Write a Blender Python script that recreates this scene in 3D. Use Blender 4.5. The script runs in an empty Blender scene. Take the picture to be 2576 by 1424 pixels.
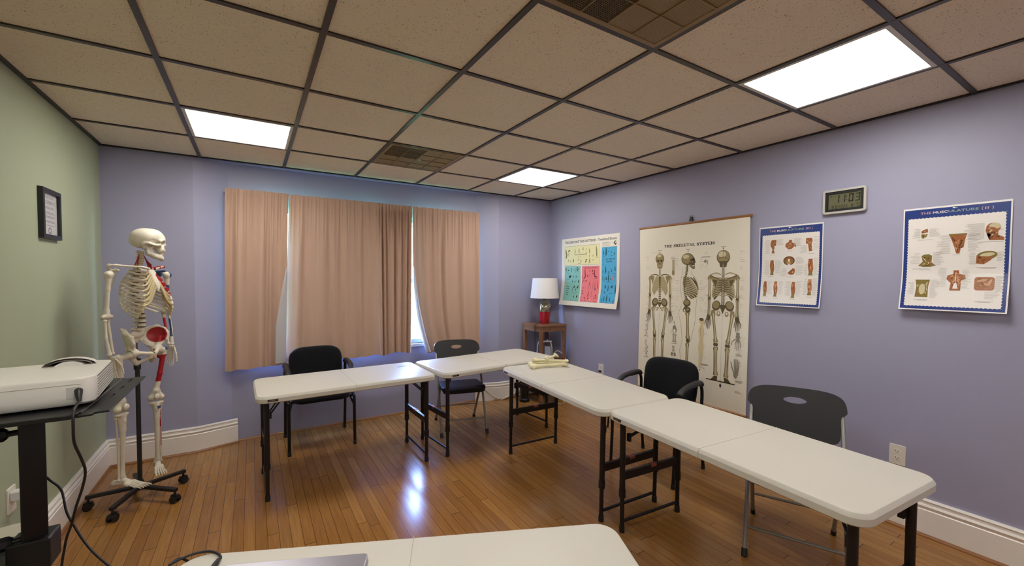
import bpy, bmesh, math, random
import numpy as np
from mathutils import Vector, Matrix, Euler
random.seed(7)
SC = bpy.context.scene
COL = SC.collection
PI = math.pi
def R(d): return math.radians(d)

# ---------------------------------------------------------------- constants (metres)
CAM_Z = 1.46
XL, XR = -0.961, 3.262          # green wall, lavender side wall
YW, YB = 4.270, 4.365           # ceiling edge at the window wall, bay wall
YBACK = -2.45
H = 2.4365
T = 0.6096                      # ceiling module
LAMP = 15.0; LAMP_COL = (1.0, .955, .875, 1); SKY_STRENGTH = 21.0; SUN_ENERGY = 16.0; EXPO = .36
GX = [(q - 1.576319) * T for q in range(0, 8)]
GY = [YW - p * T for p in range(0, 12)]

# ---------------------------------------------------------------- materials
def lin(c):
    if isinstance(c, str):
        c = c.lstrip('#'); c = [int(c[i:i+2], 16) / 255 for i in (0, 2, 4)]
    return tuple((x / 12.92 if x <= .04045 else ((x + .055) / 1.055) ** 2.4) for x in c[:3]) + (1.0,)

MATS = {}
def mat(name, color, rough=.5, metal=0.0, spec=.5, noise=0.0, nscale=40.0, bump=0.0, bscale=200.0, coat=0.0, sheen=0.0):
    if name in MATS: return MATS[name]
    m = bpy.data.materials.new(name); m.use_nodes = True
    nt = m.node_tree; b = nt.nodes['Principled BSDF']
    b.inputs['Base Color'].default_value = lin(color)
    b.inputs['Roughness'].default_value = rough
    b.inputs['Metallic'].default_value = metal
    b.inputs['Specular IOR Level'].default_value = spec
    b.inputs['Coat Weight'].default_value = coat
    b.inputs['Sheen Weight'].default_value = sheen
    tc = nt.nodes.new('ShaderNodeTexCoord')
    if noise > 0:
        n = nt.nodes.new('ShaderNodeTexNoise'); n.inputs['Scale'].default_value = nscale
        n.inputs['Detail'].default_value = 4
        nt.links.new(tc.outputs['Object'], n.inputs['Vector'])
        mr = nt.nodes.new('ShaderNodeMapRange')
        mr.inputs['To Min'].default_value = 1 - noise; mr.inputs['To Max'].default_value = 1 + noise
        nt.links.new(n.outputs['Fac'], mr.inputs['Value'])
        mx = nt.nodes.new('ShaderNodeVectorMath'); mx.operation = 'SCALE'
        mx.inputs[0].default_value = lin(color)[:3]
        nt.links.new(mr.outputs['Result'], mx.inputs['Scale'])
        nt.links.new(mx.outputs['Vector'], b.inputs['Base Color'])
    if bump > 0:
        n2 = nt.nodes.new('ShaderNodeTexNoise'); n2.inputs['Scale'].default_value = bscale
        nt.links.new(tc.outputs['Object'], n2.inputs['Vector'])
        bp = nt.nodes.new('ShaderNodeBump'); bp.inputs['Strength'].default_value = bump
        bp.inputs['Distance'].default_value = .002
        nt.links.new(n2.outputs['Fac'], bp.inputs['Height'])
        nt.links.new(bp.outputs['Normal'], b.inputs['Normal'])
    MATS[name] = m
    return m

def emis(name, color, strength):
    m = bpy.data.materials.new(name); m.use_nodes = True
    nt = m.node_tree; nt.nodes.clear()
    o = nt.nodes.new('ShaderNodeOutputMaterial'); e = nt.nodes.new('ShaderNodeEmission')
    e.inputs['Color'].default_value = lin(color); e.inputs['Strength'].default_value = strength
    nt.links.new(e.outputs[0], o.inputs['Surface']); MATS[name] = m
    return m

# ---------------------------------------------------------------- mesh builder
class MB:
    def __init__(s): s.v = []; s.f = []; s.m = []
    def add(s, vs, fs, mi=0):
        o = len(s.v); s.v += [tuple(map(float, v)) for v in vs]
        s.f += [tuple(i + o for i in f) for f in fs]; s.m += [mi] * len(fs)
        return s
    def box(s, c, d, mi=0, rot=None, taper=None):
        x, y, z = (a / 2 for a in d); vs = []
        for k, (sx, sy, sz) in enumerate([(-1,-1,-1),(1,-1,-1),(1,1,-1),(-1,1,-1),(-1,-1,1),(1,-1,1),(1,1,1),(-1,1,1)]):
            v = Vector((sx * x, sy * y, sz * z))
            if taper and sz < 0: v.x *= taper; v.y *= taper
            if rot is not None: v = rot @ v
            vs.append(v + Vector(c))
        return s.add(vs, [(0,3,2,1),(4,5,6,7),(0,1,5,4),(1,2,6,5),(2,3,7,6),(3,0,4,7)], mi)
    def b2(s, lo, hi, mi=0):
        return s.box([(a + b) / 2 for a, b in zip(lo, hi)], [b - a for a, b in zip(lo, hi)], mi)
    def tube(s, pts, r, n=10, mi=0, cap=True, flat=1.0, up=None):
        """swept tube; r number or list; flat scales the second axis"""
        P = [Vector(p) for p in pts]; k = len(P)
        rr = r if isinstance(r, (list, tuple)) else [r] * k
        tang = []
        for i in range(k):
            t = P[min(i + 1, k - 1)] - P[max(i - 1, 0)]
            if t.length < 1e-9: t = Vector((0, 0, 1))
            tang.append(t.normalized())
        u = Vector(up) if up else (Vector((0, 0, 1)) if abs(tang[0].z) < .9 else Vector((1, 0, 0)))
        vs = []; fs = []
        for i in range(k):
            t = tang[i]
            a = u - t * u.dot(t)
            if a.length < 1e-6: a = t.orthogonal()
            a.normalize(); b = t.cross(a); u = a
            for j in range(n):
                w = 2 * PI * j / n
                vs.append(P[i] + a * (math.cos(w) * rr[i]) + b * (math.sin(w) * rr[i] * flat))
        for i in range(k - 1):
            for j in range(n):
                j2 = (j + 1) % n
                fs.append((i*n+j, i*n+j2, (i+1)*n+j2, (i+1)*n+j))
        if cap:
            fs.append(tuple(range(n - 1, -1, -1))); fs.append(tuple((k-1)*n + j for j in range(n)))
        return s.add(vs, fs, mi)
    def rod(s, a, b, r, n=10, mi=0, r2=None): return s.tube([a, b], [r, r if r2 is None else r2], n, mi)
    def sqbar(s, a, b, w, h, mi=0, up=(0, 0, 1)):
        a = Vector(a); b = Vector(b); t = (b - a); L = t.length; t.normalize()
        u = Vector(up); u = u - t * u.dot(t)
        if u.length < 1e-6: u = t.orthogonal()
        u.normalize(); x = t.cross(u)
        M = Matrix((x, t, u)).transposed()
        return s.box((a + b) / 2, (w, L, h), mi, M)
    def lathe(s, prof, n=32, mi=0, c=(0, 0, 0), cap=True):
        vs = []; fs = []; k = len(prof)
        for (r, z) in prof:
            for j in range(n):
                w = 2 * PI * j / n
                vs.append((c[0] + r * math.cos(w), c[1] + r * math.sin(w), c[2] + z))
        for i in range(k - 1):
            for j in range(n):
                j2 = (j + 1) % n
                fs.append((i*n+j, i*n+j2, (i+1)*n+j2, (i+1)*n+j))
        if cap:
            fs.append(tuple(range(n - 1, -1, -1))); fs.append(tuple((k-1)*n + j for j in range(n)))
        return s.add(vs, fs, mi)
    def ball(s, c, r, n=14, mi=0, rot=None):
        rx, ry, rz = (r, r, r) if isinstance(r, (int, float)) else r
        vs = []; fs = []; k = n // 2
        for i in range(k + 1):
            th = PI * i / k
            for j in range(n):
                w = 2 * PI * j / n
                v = Vector((rx * math.sin(th) * math.cos(w), ry * math.sin(th) * math.sin(w), rz * math.cos(th)))
                if rot is not None: v = rot @ v
                vs.append(v + Vector(c))
        for i in range(k):
            for j in range(n):
                j2 = (j + 1) % n
                fs.append((i*n+j, (i+1)*n+j, (i+1)*n+j2, i*n+j2))
        return s.add(vs, fs, mi)
    def prism(s, poly, z0, z1, mi=0, M=None):
        n = len(poly); vs = [Vector((x, y, z0)) for x, y in poly] + [Vector((x, y, z1)) for x, y in poly]
        if M is not None: vs = [M @ v for v in vs]
        fs = [tuple(range(n - 1, -1, -1)), tuple(range(n, 2 * n))] + [(i, (i+1) % n, n + (i+1) % n, n + i) for i in range(n)]
        return s.add(vs, fs, mi)
    def grid(s, fn, nu, nv, mi=0, closed=False):
        vs = [fn(i / nu, j / nv) for j in range(nv + 1) for i in range(nu + 1)]
        fs = [(j*(nu+1)+i, j*(nu+1)+i+1, (j+1)*(nu+1)+i+1, (j+1)*(nu+1)+i) for j in range(nv) for i in range(nu)]
        return s.add(vs, fs, mi)
    def xf(s, M):
        s.v = [tuple(M @ Vector(v)) for v in s.v]; return s
    def mesh(s, name, smooth=40):
        me = bpy.data.meshes.new(name); me.from_pydata(s.v, [], s.f); me.validate(clean_customdata=False)
        if len(me.polygons) == len(s.m): me.polygons.foreach_set('material_index', s.m)
        if smooth:
            me.polygons.foreach_set('use_smooth', [True] * len(me.polygons))
            if smooth < 180: me.set_sharp_from_angle(angle=R(smooth))
        me.update()
        return me
    def build(s, name, mats, parent=None, smooth=40, label=None, kind=None, bevel=0.0, loc=None, solid=0.0, seg=2):
        o = bpy.data.objects.new(name, s.mesh(name, smooth)); COL.objects.link(o)
        for m in (mats if isinstance(mats, (list, tuple)) else [mats]): o.data.materials.append(m)
        if parent: o.parent = parent
        if loc is not None: o.location = loc
        if label: o['label'] = label
        if kind: o['kind'] = kind
        if bevel:
            bv = o.modifiers.new('bevel', 'BEVEL'); bv.width = bevel; bv.segments = seg; bv.limit_method = 'ANGLE'; bv.angle_limit = R(50)
            bv.harden_normals = False
        if solid:
            sd = o.modifiers.new('solid', 'SOLIDIFY'); sd.thickness = solid; sd.offset = 0
        return o

def thing(name, label, cat, loc=(0, 0, 0), rz=0.0, group=None):
    o = bpy.data.objects.new(name, None); COL.objects.link(o); o.empty_display_size = .05
    o.location = loc; o.rotation_euler = (0, 0, rz)
    o['label'] = label; o['category'] = cat
    if group: o['group'] = group
    return o
def tag(o, label, cat, group=None):
    o['label'] = label; o['category'] = cat
    if group: o['group'] = group
    return o
def struct(name, mb, m, smooth=0, **k): return mb.build(name, m, None, smooth, kind='structure', **k)
def kids(o): return [c for c in bpy.data.objects if c.parent == o]
def dup(o, parent=None, **props):
    c = o.copy(); COL.objects.link(c)
    if parent is not None: c.parent = parent
    for ch in kids(o): dup(ch, c)
    for k, v in props.items(): c[k] = v
    return c
def rrect(w, d, r, n=6, cx=0, cy=0):
    p = []
    for (sx, sy, a0) in ((1, -1, -90), (1, 1, 0), (-1, 1, 90), (-1, -1, 180)):
        for i in range(n + 1):
            a = R(a0 + 90 * i / n)
            p.append((cx + sx * (w/2 - r) + r * math.cos(a), cy + sy * (d/2 - r) + r * math.sin(a)))
    return p
def smooth_path(pts, n=8):
    """Catmull-Rom through the points"""
    P = [Vector(p) for p in pts]; P = [2 * P[0] - P[1]] + P + [2 * P[-1] - P[-2]]
    out = []
    for i in range(1, len(P) - 2):
        for k in range(n):
            t = k / n; a, b, c, d = P[i-1], P[i], P[i+1], P[i+2]
            out.append(.5 * ((2*b) + (-a + c)*t + (2*a - 5*b + 4*c - d)*t*t + (-a + 3*b - 3*c + d)*t**3))
    out.append(P[-2]); return out

# ---------------------------------------------------------------- signed distance surfaces (bones)
def sd_ell(c, r):
    def f(X, Y, Z):
        x, y, z = (X - c[0]) / r[0], (Y - c[1]) / r[1], (Z - c[2]) / r[2]
        k0 = np.sqrt(x*x + y*y + z*z) + 1e-9
        k1 = np.sqrt((x/r[0])**2 + (y/r[1])**2 + (z/r[2])**2) + 1e-9
        return k0 * (k0 - 1) / k1
    return f
def sd_cap(a, b, ra, rb=None):
    rb = ra if rb is None else rb
    a = np.array(a, float); b = np.array(b, float); ba = b - a; L = ba @ ba
    def f(X, Y, Z):
        px, py, pz = X - a[0], Y - a[1], Z - a[2]
        h = np.clip((px*ba[0] + py*ba[1] + pz*ba[2]) / L, 0, 1)
        return np.sqrt((px - h*ba[0])**2 + (py - h*ba[1])**2 + (pz - h*ba[2])**2) - (ra + (rb - ra) * h)
    return f
def smin(a, b, k):
    h = np.clip(.5 + .5 * (b - a) / k, 0, 1); return b + (a - b) * h - k * h * (1 - h)
def smax(a, b, k): return -smin(-a, -b, k)
def sd_u(fs, k=.006):
    def f(X, Y, Z):
        d = fs[0](X, Y, Z)
        for g in fs[1:]: d = smin(d, g(X, Y, Z), k)
        return d
    return f
def sd_sub(a, bs, k=.004):
    def f(X, Y, Z):
        d = a(X, Y, Z)
        for b in bs: d = smax(d, -b(X, Y, Z), k)
        return d
    return f
def surfnet(f, lo, hi, h, mirror=False):
    xs = [np.arange(lo[i], hi[i] + h, h) for i in range(3)]
    X, Y, Z = np.meshgrid(*xs, indexing='ij')
    D = f(X, Y, Z); D = np.where(np.abs(D) < 1e-9, 1e-9, D); I = D < 0
    n = D.shape; cn = tuple(a - 1 for a in n)
    off = [(i, j, k) for i in (0, 1) for j in (0, 1) for k in (0, 1)]
    sl = lambda A, o: A[o[0]:o[0]+cn[0], o[1]:o[1]+cn[1], o[2]:o[2]+cn[2]]
    cnt = sum(sl(I, o).astype(int) for o in off)
    act = (cnt > 0) & (cnt < 8)
    idx = -np.ones(cn, int); idx[act] = np.arange(act.sum())
    acc = np.zeros((act.sum(), 3)); num = np.zeros(act.sum())
    for a in off:
        for ax in range(3):
            if a[ax]: continue
            b = list(a); b[ax] = 1
            da = sl(D, a)[act]; db = sl(D, b)[act]; cr = (da < 0) != (db < 0)
            t = np.where(cr, da / np.where(cr, da - db, 1), 0)
            p = np.zeros((len(da), 3))
            for q in range(3): p[:, q] = a[q]
            p[:, ax] += t
            acc[cr] += p[cr]; num[cr] += 1
    ci = np.argwhere(act); V = (ci + acc / num[:, None]) * h + np.array(lo)
    F = []
    for ax in range(3):
        o1 = [0, 0, 0]; o1[ax] = 1
        A = I; s0 = [slice(None)] * 3; s1 = [slice(None)] * 3
        s0[ax] = slice(0, -1); s1[ax] = slice(1, None)
        ch = A[tuple(s0)] != A[tuple(s1)]
        b, c = [q for q in range(3) if q != ax]
        pts = np.argwhere(ch)
        ok = (pts[:, b] > 0) & (pts[:, c] > 0) & (pts[:, b] < n[b] - 1) & (pts[:, c] < n[c] - 1)
        pts = pts[ok]
        sg = A[tuple(s0)][tuple(pts.T)]
        e1 = np.zeros(3, int); e1[b] = 1; e2 = np.zeros(3, int); e2[c] = 1
        g = lambda p: idx[tuple(p.T)]
        q = np.stack([g(pts - e1 - e2), g(pts - e2), g(pts), g(pts - e1)], 1)
        flip = sg if ax != 1 else ~sg
        q[~flip] = q[~flip][:, ::-1]
        F.append(q)
    F = np.concatenate(F); F = F[(F >= 0).all(1)]
    return V, F
def bone(f, lo, hi, h, mi=None):
    V, F = surfnet(f, lo, hi, h); mb = MB(); mb.v = [tuple(v) for v in V]; mb.f = [tuple(map(int, q)) for q in F]
    if mi is None: mb.m = [0] * len(mb.f)
    else:
        C = V[F].mean(1); mb.m = [int(mi(*c)) for c in C]
    return mb

# ================================================================ camera
cam = bpy.data.cameras.new('camera'); camo = bpy.data.objects.new('camera', cam); COL.objects.link(camo)
yaw, pit, rol = 0.549449, -0.031364, 0.004051
fw = Vector((math.sin(yaw) * math.cos(pit), math.cos(yaw) * math.cos(pit), math.sin(pit)))
rt0 = Vector((math.cos(yaw), -math.sin(yaw), 0)); up0 = rt0.cross(fw)
rt = math.cos(rol) * rt0 + math.sin(rol) * up0; upv = -math.sin(rol) * rt0 + math.cos(rol) * up0
Mc = Matrix((rt, upv, -fw)).transposed().to_4x4(); Mc.translation = (0, 0, CAM_Z)
camo.matrix_world = Mc
cam.sensor_width = 36; cam.lens = 1048.311 / 2576 * 36
cam.shift_x = 12.6 / 2576; cam.shift_y = 19.366 / 2576
cam.clip_start = .05; cam.clip_end = 200
SC.camera = camo
SC.view_settings.view_transform = 'Standard'; SC.view_settings.look = 'None'
SC.view_settings.exposure = EXPO; SC.view_settings.gamma = 1; SC.view_settings.use_curve_mapping = False
SC.cycles.max_bounces = 8; SC.cycles.diffuse_bounces = 5; SC.cycles.glossy_bounces = 4
SC.cycles.transmission_bounces = 6; SC.cycles.transparent_max_bounces = 8
SC.cycles.caustics_reflective = False; SC.cycles.caustics_refractive = False
SC.cycles.sample_clamp_indirect = 4

# ================================================================ special materials
def nodes(m): return m.node_tree.nodes, m.node_tree.links
def make_floor():
    m = bpy.data.materials.new('oak_strip_floor'); m.use_nodes = True
    N, L = nodes(m); b = N['Principled BSDF']
    tc = N.new('ShaderNodeTexCoord'); sp = N.new('ShaderNodeSeparateXYZ'); L.new(tc.outputs['Object'], sp.inputs[0])
    def mth(op, a, bb=None, cc=None):
        n = N.new('ShaderNodeMath'); n.operation = op
        for i, q in enumerate((a, bb, cc)):
            if q is None: continue
            if isinstance(q, (int, float)): n.inputs[i].default_value = q
            else: L.new(q, n.inputs[i])
        return n.outputs[0]
    W = .0572
    xs = mth('DIVIDE', sp.outputs['X'], W); row = mth('FLOOR', xs); fx = mth('FRACT', xs)
    wn = N.new('ShaderNodeTexWhiteNoise'); wn.noise_dimensions = '1D'; L.new(row, wn.inputs['W'])
    yo = mth('MULTIPLY_ADD', wn.outputs['Value'], 7.3, sp.outputs['Y'])
    ys = mth('DIVIDE', yo, 1.25); pl = mth('FLOOR', ys); fy = mth('FRACT', ys)
    cmb = N.new('ShaderNodeCombineXYZ'); L.new(row, cmb.inputs[0]); L.new(pl, cmb.inputs[1])
    w2 = N.new('ShaderNodeTexWhiteNoise'); w2.noise_dimensions = '2D'; L.new(cmb.outputs[0], w2.inputs['Vector'])
    # grain
    mp = N.new('ShaderNodeMapping'); mp.inputs['Scale'].default_value = (90, 5.0, 1)
    ad = N.new('ShaderNodeVectorMath'); ad.operation = 'ADD'; L.new(tc.outputs['Object'], ad.inputs[0])
    sc = N.new('ShaderNodeVectorMath'); sc.operation = 'SCALE'; sc.inputs['Scale'].default_value = 5; L.new(w2.outputs['Color'], sc.inputs[0])
    L.new(sc.outputs[0], ad.inputs[1]); L.new(ad.outputs[0], mp.inputs['Vector'])
    gr = N.new('ShaderNodeTexNoise'); gr.inputs['Scale'].default_value = 1.0; gr.inputs['Detail'].default_value = 6; gr.inputs['Distortion'].default_value = .2
    L.new(mp.outputs[0], gr.inputs['Vector'])
    val = mth('ADD', mth('MULTIPLY_ADD', w2.outputs['Value'], .24, .13), mth('MULTIPLY', gr.outputs['Fac'], .50))
    cr = N.new('ShaderNodeValToRGB'); L.new(val, cr.inputs[0])
    e = cr.color_ramp.elements; e[0].position = .1; e[0].color = lin('#794f27'); e[1].position = .9; e[1].color = lin('#b88949')
    mid = cr.color_ramp.elements.new(.5); mid.color = lin('#9a6b36')
    # gaps
    d1 = mth('MINIMUM', fx, mth('SUBTRACT', 1.0, fx)); d2 = mth('MINIMUM', fy, mth('SUBTRACT', 1.0, fy))
    g1 = mth('LESS_THAN', d1, .022); g2 = mth('LESS_THAN', d2, .0016)
    gap = mth('MAXIMUM', g1, g2)
    mx = N.new('ShaderNodeMix'); mx.data_type = 'RGBA'; L.new(gap, mx.inputs['Factor'])
    L.new(cr.outputs[0], mx.inputs['A']); mx.inputs['B'].default_value = lin('#54371f')
    L.new(mx.outputs['Result'], b.inputs['Base Color'])
    rr = N.new('ShaderNodeMapRange'); rr.inputs['To Min'].default_value = .15; rr.inputs['To Max'].default_value = .24
    L.new(gr.outputs['Fac'], rr.inputs['Value']); L.new(rr.outputs[0], b.inputs['Roughness'])
    bp = N.new('ShaderNodeBump'); bp.inputs['Strength'].default_value = .12; bp.inputs['Distance'].default_value = .002
    hh = mth('SUBTRACT', mth('MULTIPLY', mth('SINE', mth('MULTIPLY', fx, PI)), .35), gap)
    L.new(hh, bp.inputs['Height']); L.new(bp.outputs[0], b.inputs['Normal'])
    b.inputs['Specular IOR Level'].default_value = .5
    return m
def make_tile():
    m = bpy.data.materials.new('mineral_fibre_tile'); m.use_nodes = True
    N, L = nodes(m); b = N['Principled BSDF']
    tc = N.new('ShaderNodeTexCoord')
    vr = N.new('ShaderNodeTexVoronoi'); vr.inputs['Scale'].default_value = 125; L.new(tc.outputs['Object'], vr.inputs['Vector'])
    ns = N.new('ShaderNodeTexNoise'); ns.inputs['Scale'].default_value = 55; ns.inputs['Detail'].default_value = 3
    L.new(tc.outputs['Object'], ns.inputs['Vector'])
    # only some cells carry a pit, pits are short and ragged
    sepc = N.new('ShaderNodeSeparateColor'); L.new(vr.outputs['Color'], sepc.inputs[0])
    gt = N.new('ShaderNodeMath'); gt.operation = 'GREATER_THAN'; gt.inputs[1].default_value = .12; L.new(sepc.outputs[0], gt.inputs[0])
    ad = N.new('ShaderNodeMath'); ad.operation = 'MULTIPLY_ADD'; L.new(ns.outputs['Fac'], ad.inputs[0]); ad.inputs[1].default_value = .55
    L.new(vr.outputs['Distance'], ad.inputs[2])
    lt = N.new('ShaderNodeMapRange'); lt.inputs['From Min'].default_value = .46; lt.inputs['From Max'].default_value = .41
    L.new(ad.outputs[0], lt.inputs['Value'])
    ml = N.new('ShaderNodeMath'); ml.operation = 'MULTIPLY'; L.new(gt.outputs[0], ml.inputs[0]); L.new(lt.outputs[0], ml.inputs[1])
    n3 = N.new('ShaderNodeTexNoise'); n3.inputs['Scale'].default_value = 1.3; L.new(tc.outputs['Object'], n3.inputs['Vector'])
    base = N.new('ShaderNodeMix'); base.data_type = 'RGBA'; L.new(n3.outputs['Fac'], base.inputs['Factor'])
    base.inputs['A'].default_value = lin('#e9ddca'); base.inputs['B'].default_value = lin('#eee3d2')
    mx = N.new('ShaderNodeMix'); mx.data_type = 'RGBA'; L.new(ml.outputs[0], mx.inputs['Factor'])
    L.new(base.outputs['Result'], mx.inputs['A']); mx.inputs['B'].default_value = lin('#7a6650')
    L.new(mx.outputs['Result'], b.inputs['Base Color'])
    b.inputs['Roughness'].default_value = .9; b.inputs['Specular IOR Level'].default_value = .15
    bp = N.new('ShaderNodeBump'); bp.inputs['Strength'].default_value = .35; bp.inputs['Distance'].default_value = .002
    iv = N.new('ShaderNodeMath'); iv.operation = 'SUBTRACT'; L.new(ns.outputs['Fac'], iv.inputs[0]); L.new(ml.outputs[0], iv.inputs[1])
    L.new(iv.outputs[0], bp.inputs['Height']); L.new(bp.outputs[0], b.inputs['Normal'])
    return m
def make_glass():
    m = bpy.data.materials.new('window_glass'); m.use_nodes = True
    N, L = nodes(m); N.clear(); o = N.new('ShaderNodeOutputMaterial')
    tr = N.new('ShaderNodeBsdfTransparent'); gl = N.new('ShaderNodeBsdfGlossy'); gl.inputs['Roughness'].default_value = .02
    fr = N.new('ShaderNodeFresnel'); fr.inputs['IOR'].default_value = 1.45
    mx = N.new('ShaderNodeMixShader'); ge = N.new('ShaderNodeNewGeometry'); sb = N.new('ShaderNodeMath'); sb.operation = 'SUBTRACT'; sb.inputs[0].default_value = 1; L.new(ge.outputs['Backfacing'], sb.inputs[1])
    mu = N.new('ShaderNodeMath'); mu.operation = 'MULTIPLY'; L.new(fr.outputs[0], mu.inputs[0]); L.new(sb.outputs[0], mu.inputs[1]); L.new(mu.outputs[0], mx.inputs[0]); L.new(tr.outputs[0], mx.inputs[1]); L.new(gl.outputs[0], mx.inputs[2])
    L.new(mx.outputs[0], o.inputs['Surface']); return m

M_FLOOR = make_floor(); M_TILE = make_tile(); M_GLASS = make_glass()
M_LAV = mat('lavender_paint', '#a2a2bd', .45, spec=.35, noise=.02, nscale=3, bump=.12, bscale=350)
M_GREEN = mat('sage_paint', '#a8b196', .5, spec=.3, noise=.02, nscale=3, bump=.12, bscale=350)
M_WHITE = mat('white_gloss_trim', '#f0ece8', .3, spec=.5)
M_SHOE = mat('stained_shoe_moulding', '#8a5a30', .4, noise=.15, nscale=30)
M_GRID = mat('dark_bronze_grid', '#3b332e', .35, metal=.2, spec=.5)
M_BLACK = mat('black_plastic', '#141416', .45)
M_BLKMET = mat('black_powder_coat', '#1d1c1f', .4, spec=.5)
M_GREYMET = mat('grey_painted_steel', '#9a9894', .35, metal=.5)

# ================================================================ room shell
struct('floor', MB().b2((XL - .1, YBACK - .1, -.1), (XR + .1, YB + .14, 0)), M_FLOOR)
struct('ceiling', MB().b2((XL - .1, YBACK - .1, H + .006), (XR + .1, YW + .002, H + .1)), M_TILE)
struct('ceiling_soffit', MB().b2((XL - .1, YW + .002, H + .002), (XR + .1, YB + .14, H + .1)), M_LAV)
g = MB(); w = .024
for x in GX[1:7]: g.b2((x - w/2, YBACK, H - .0015), (x + w/2, YW, H + .008))
for y in GY[1:]:
    g.b2((XL, y - w/2, H - .001), (XR, y + w/2, H + .0075))
struct('ceiling_grid', g, M_GRID)
g = MB(); g.b2((XL, YBACK, H - .0025), (XL + .022, YW, H + .009)); g.b2((XR - .022, YBACK, H - .0025), (XR, YW, H + .009))
g.b2((XL, YW - .022, H - .0025), (XR, YW + .003, H + .009)); g.b2((XL, YBACK, H - .0025), (XR, YBACK + .022, H + .009))
struct('trim_1', g, mat('black_wall_angle', '#17151a', .35))
struct('wall_left', MB().b2((XL - .12, YBACK - .1, -.05), (XL, YB + .14, H + .1)), M_GREEN)
struct('wall_right', MB().b2((XR, YBACK - .1, -.05), (XR + .12, YB + .14, H + .1)), M_LAV)
struct('wall_back', MB().b2((XL - .1, YBACK - .12, -.05), (XR + .1, YBACK, H + .1)), M_LAV)

# window wall: two straight stretches, two splayed stretches and the shallow bay with three openings
BX0, BX1 = -.165, 2.245; YO = YB + .14
AX0, AX1 = -.40, 2.50
WIN = [(-.02, .62), (.73, 1.31), (1.40, 2.12)]; WZ0, WZ1 = .74, 2.10
g = MB()
def wallprism(poly): g.prism(poly, -.05, H + .1)
wallprism([(XL - .1, YW), (AX0, YW), (BX0, YB), (BX0, YO), (XL - .1, YO)])
wallprism([(BX1, YB), (AX1, YW), (XR + .1, YW), (XR + .1, YO), (BX1, YO)])
g.b2((BX0, YB, -.05), (BX1, YO, WZ0)); g.b2((BX0, YB, WZ1), (BX1, YO, H + .1))
xs = [BX0] + [a for p in WIN for a in p] + [BX1]
for i in range(0, len(xs), 2): g.b2((xs[i], YB, WZ0), (xs[i+1], YO, WZ1))
struct('wall_window', g, M_LAV)

M_SASH = mat('white_window_sash', '#dcdcdc', .4)
for n, (a, b_) in enumerate(WIN):
    f = MB(); y0, y1 = YB + .05, YB + .10; fwid = .045
    f.b2((a, y0, WZ0), (b_, y1, WZ0 + fwid)); f.b2((a, y0, WZ1 - fwid), (b_, y1, WZ1))
    f.b2((a, y0, WZ0), (a + fwid, y1, WZ1)); f.b2((b_ - fwid, y0, WZ0), (b_, y1, WZ1))
    zm = (WZ0 + WZ1) / 2; f.b2((a, y0 - .01, zm - .025), (b_, y1, zm + .025))
    o = struct('window_%d' % (n + 1), f, M_SASH)
    MB().b2((a + fwid, YB + .072, WZ0 + fwid), (b_ - fwid, YB + .076, WZ1 - fwid)).build('pane', M_GLASS, o, 0)
    s = MB().b2((a - .03, YB - .02, WZ0 - .03), (b_ + .03, YB + .05, WZ0)); s.build('window_sill', M_SASH, o, 0)

# skirting: profile swept along the plan of the walls
def sweep(name, path, prof, m, closed_ends=True):
    """path: plan points, the room lying to the left of travel; prof: (offset into the room, z)"""
    P = [Vector((x, y)) for x, y in path]; k = len(P); n = len(prof); vs = []; fs = []
    for i in range(k):
        d0 = (P[i] - P[i-1]).normalized() if i else (P[1] - P[0]).normalized()
        d1 = (P[i+1] - P[i]).normalized() if i < k - 1 else d0
        n0 = Vector((-d0.y, d0.x)); n1 = Vector((-d1.y, d1.x)); nn = (n0 + n1).normalized(); nn = nn / max(.3, nn.dot(n0))
        for (o, z) in prof: vs.append((P[i].x + nn.x * o, P[i].y + nn.y * o, z))
    for i in range(k - 1):
        for j in range(n):
            j2 = (j + 1) % n; fs.append((i*n+j, i*n+j2, (i+1)*n+j2, (i+1)*n+j))
    fs.append(tuple(range(n - 1, -1, -1))); fs.append(tuple((k-1)*n + j for j in range(n)))
    mb = MB().add(vs, fs); return struct(name, mb, m, smooth=35)
BB = [(0, .0), (.021, .0), (.021, .150), (.017, .154), (.019, .166), (.023, .172), (.019, .180), (.015, .182), (.014, .196), (.018, .202), (.012, .212), (0, .212)]
SH = [(.0, .0), (.036, .0), (.034, .008), (.029, .014), (.021, .017), (0, .017)]
sweep('baseboard_left', [(-.125, YB - .018), (AX0, YW), (XL, YW), (XL, YBACK)], BB, M_WHITE)
sweep('baseboard_right', [(XR, YBACK), (XR, YW), (AX1, YW), (2.235, YB - .004)], BB, M_WHITE)
sweep('trim_2', [(-.125, YB - .018), (AX0, YW), (XL, YW), (XL, YBACK)], SH, M_SHOE)
sweep('trim_3', [(XR, YBACK), (XR, YW), (AX1, YW), (2.45, YW + .02)], SH, M_SHOE)
sweep('trim_4', [(BX1 + .03, YB), (BX0 - .02, YB)], [(0, 0), (.016, 0), (.014, .010), (.008, .016), (0, .018)], M_SHOE)

# two thin strips of moulding that have come loose in the corner under the window
M_TRIM2 = mat('loose_white_moulding', '#d9d4cd', .4)
tag(MB().tube([(2.335, 4.305, .135), (2.42, 4.275, .055), (2.50, 4.245, .008)], .009, 6, flat=.6).build('trim_strip', M_TRIM2), 'thin white trim strip slanting down the skirting board behind the folding chair', 'trim strip')
tag(MB().tube([(2.505, 4.225, .008), (2.66, 4.232, .04), (2.80, 4.238, .085)], .009, 6, flat=.6).build('trim_strip', M_TRIM2), 'thin white trim strip rising from the floor towards the black bin', 'trim strip')

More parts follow.
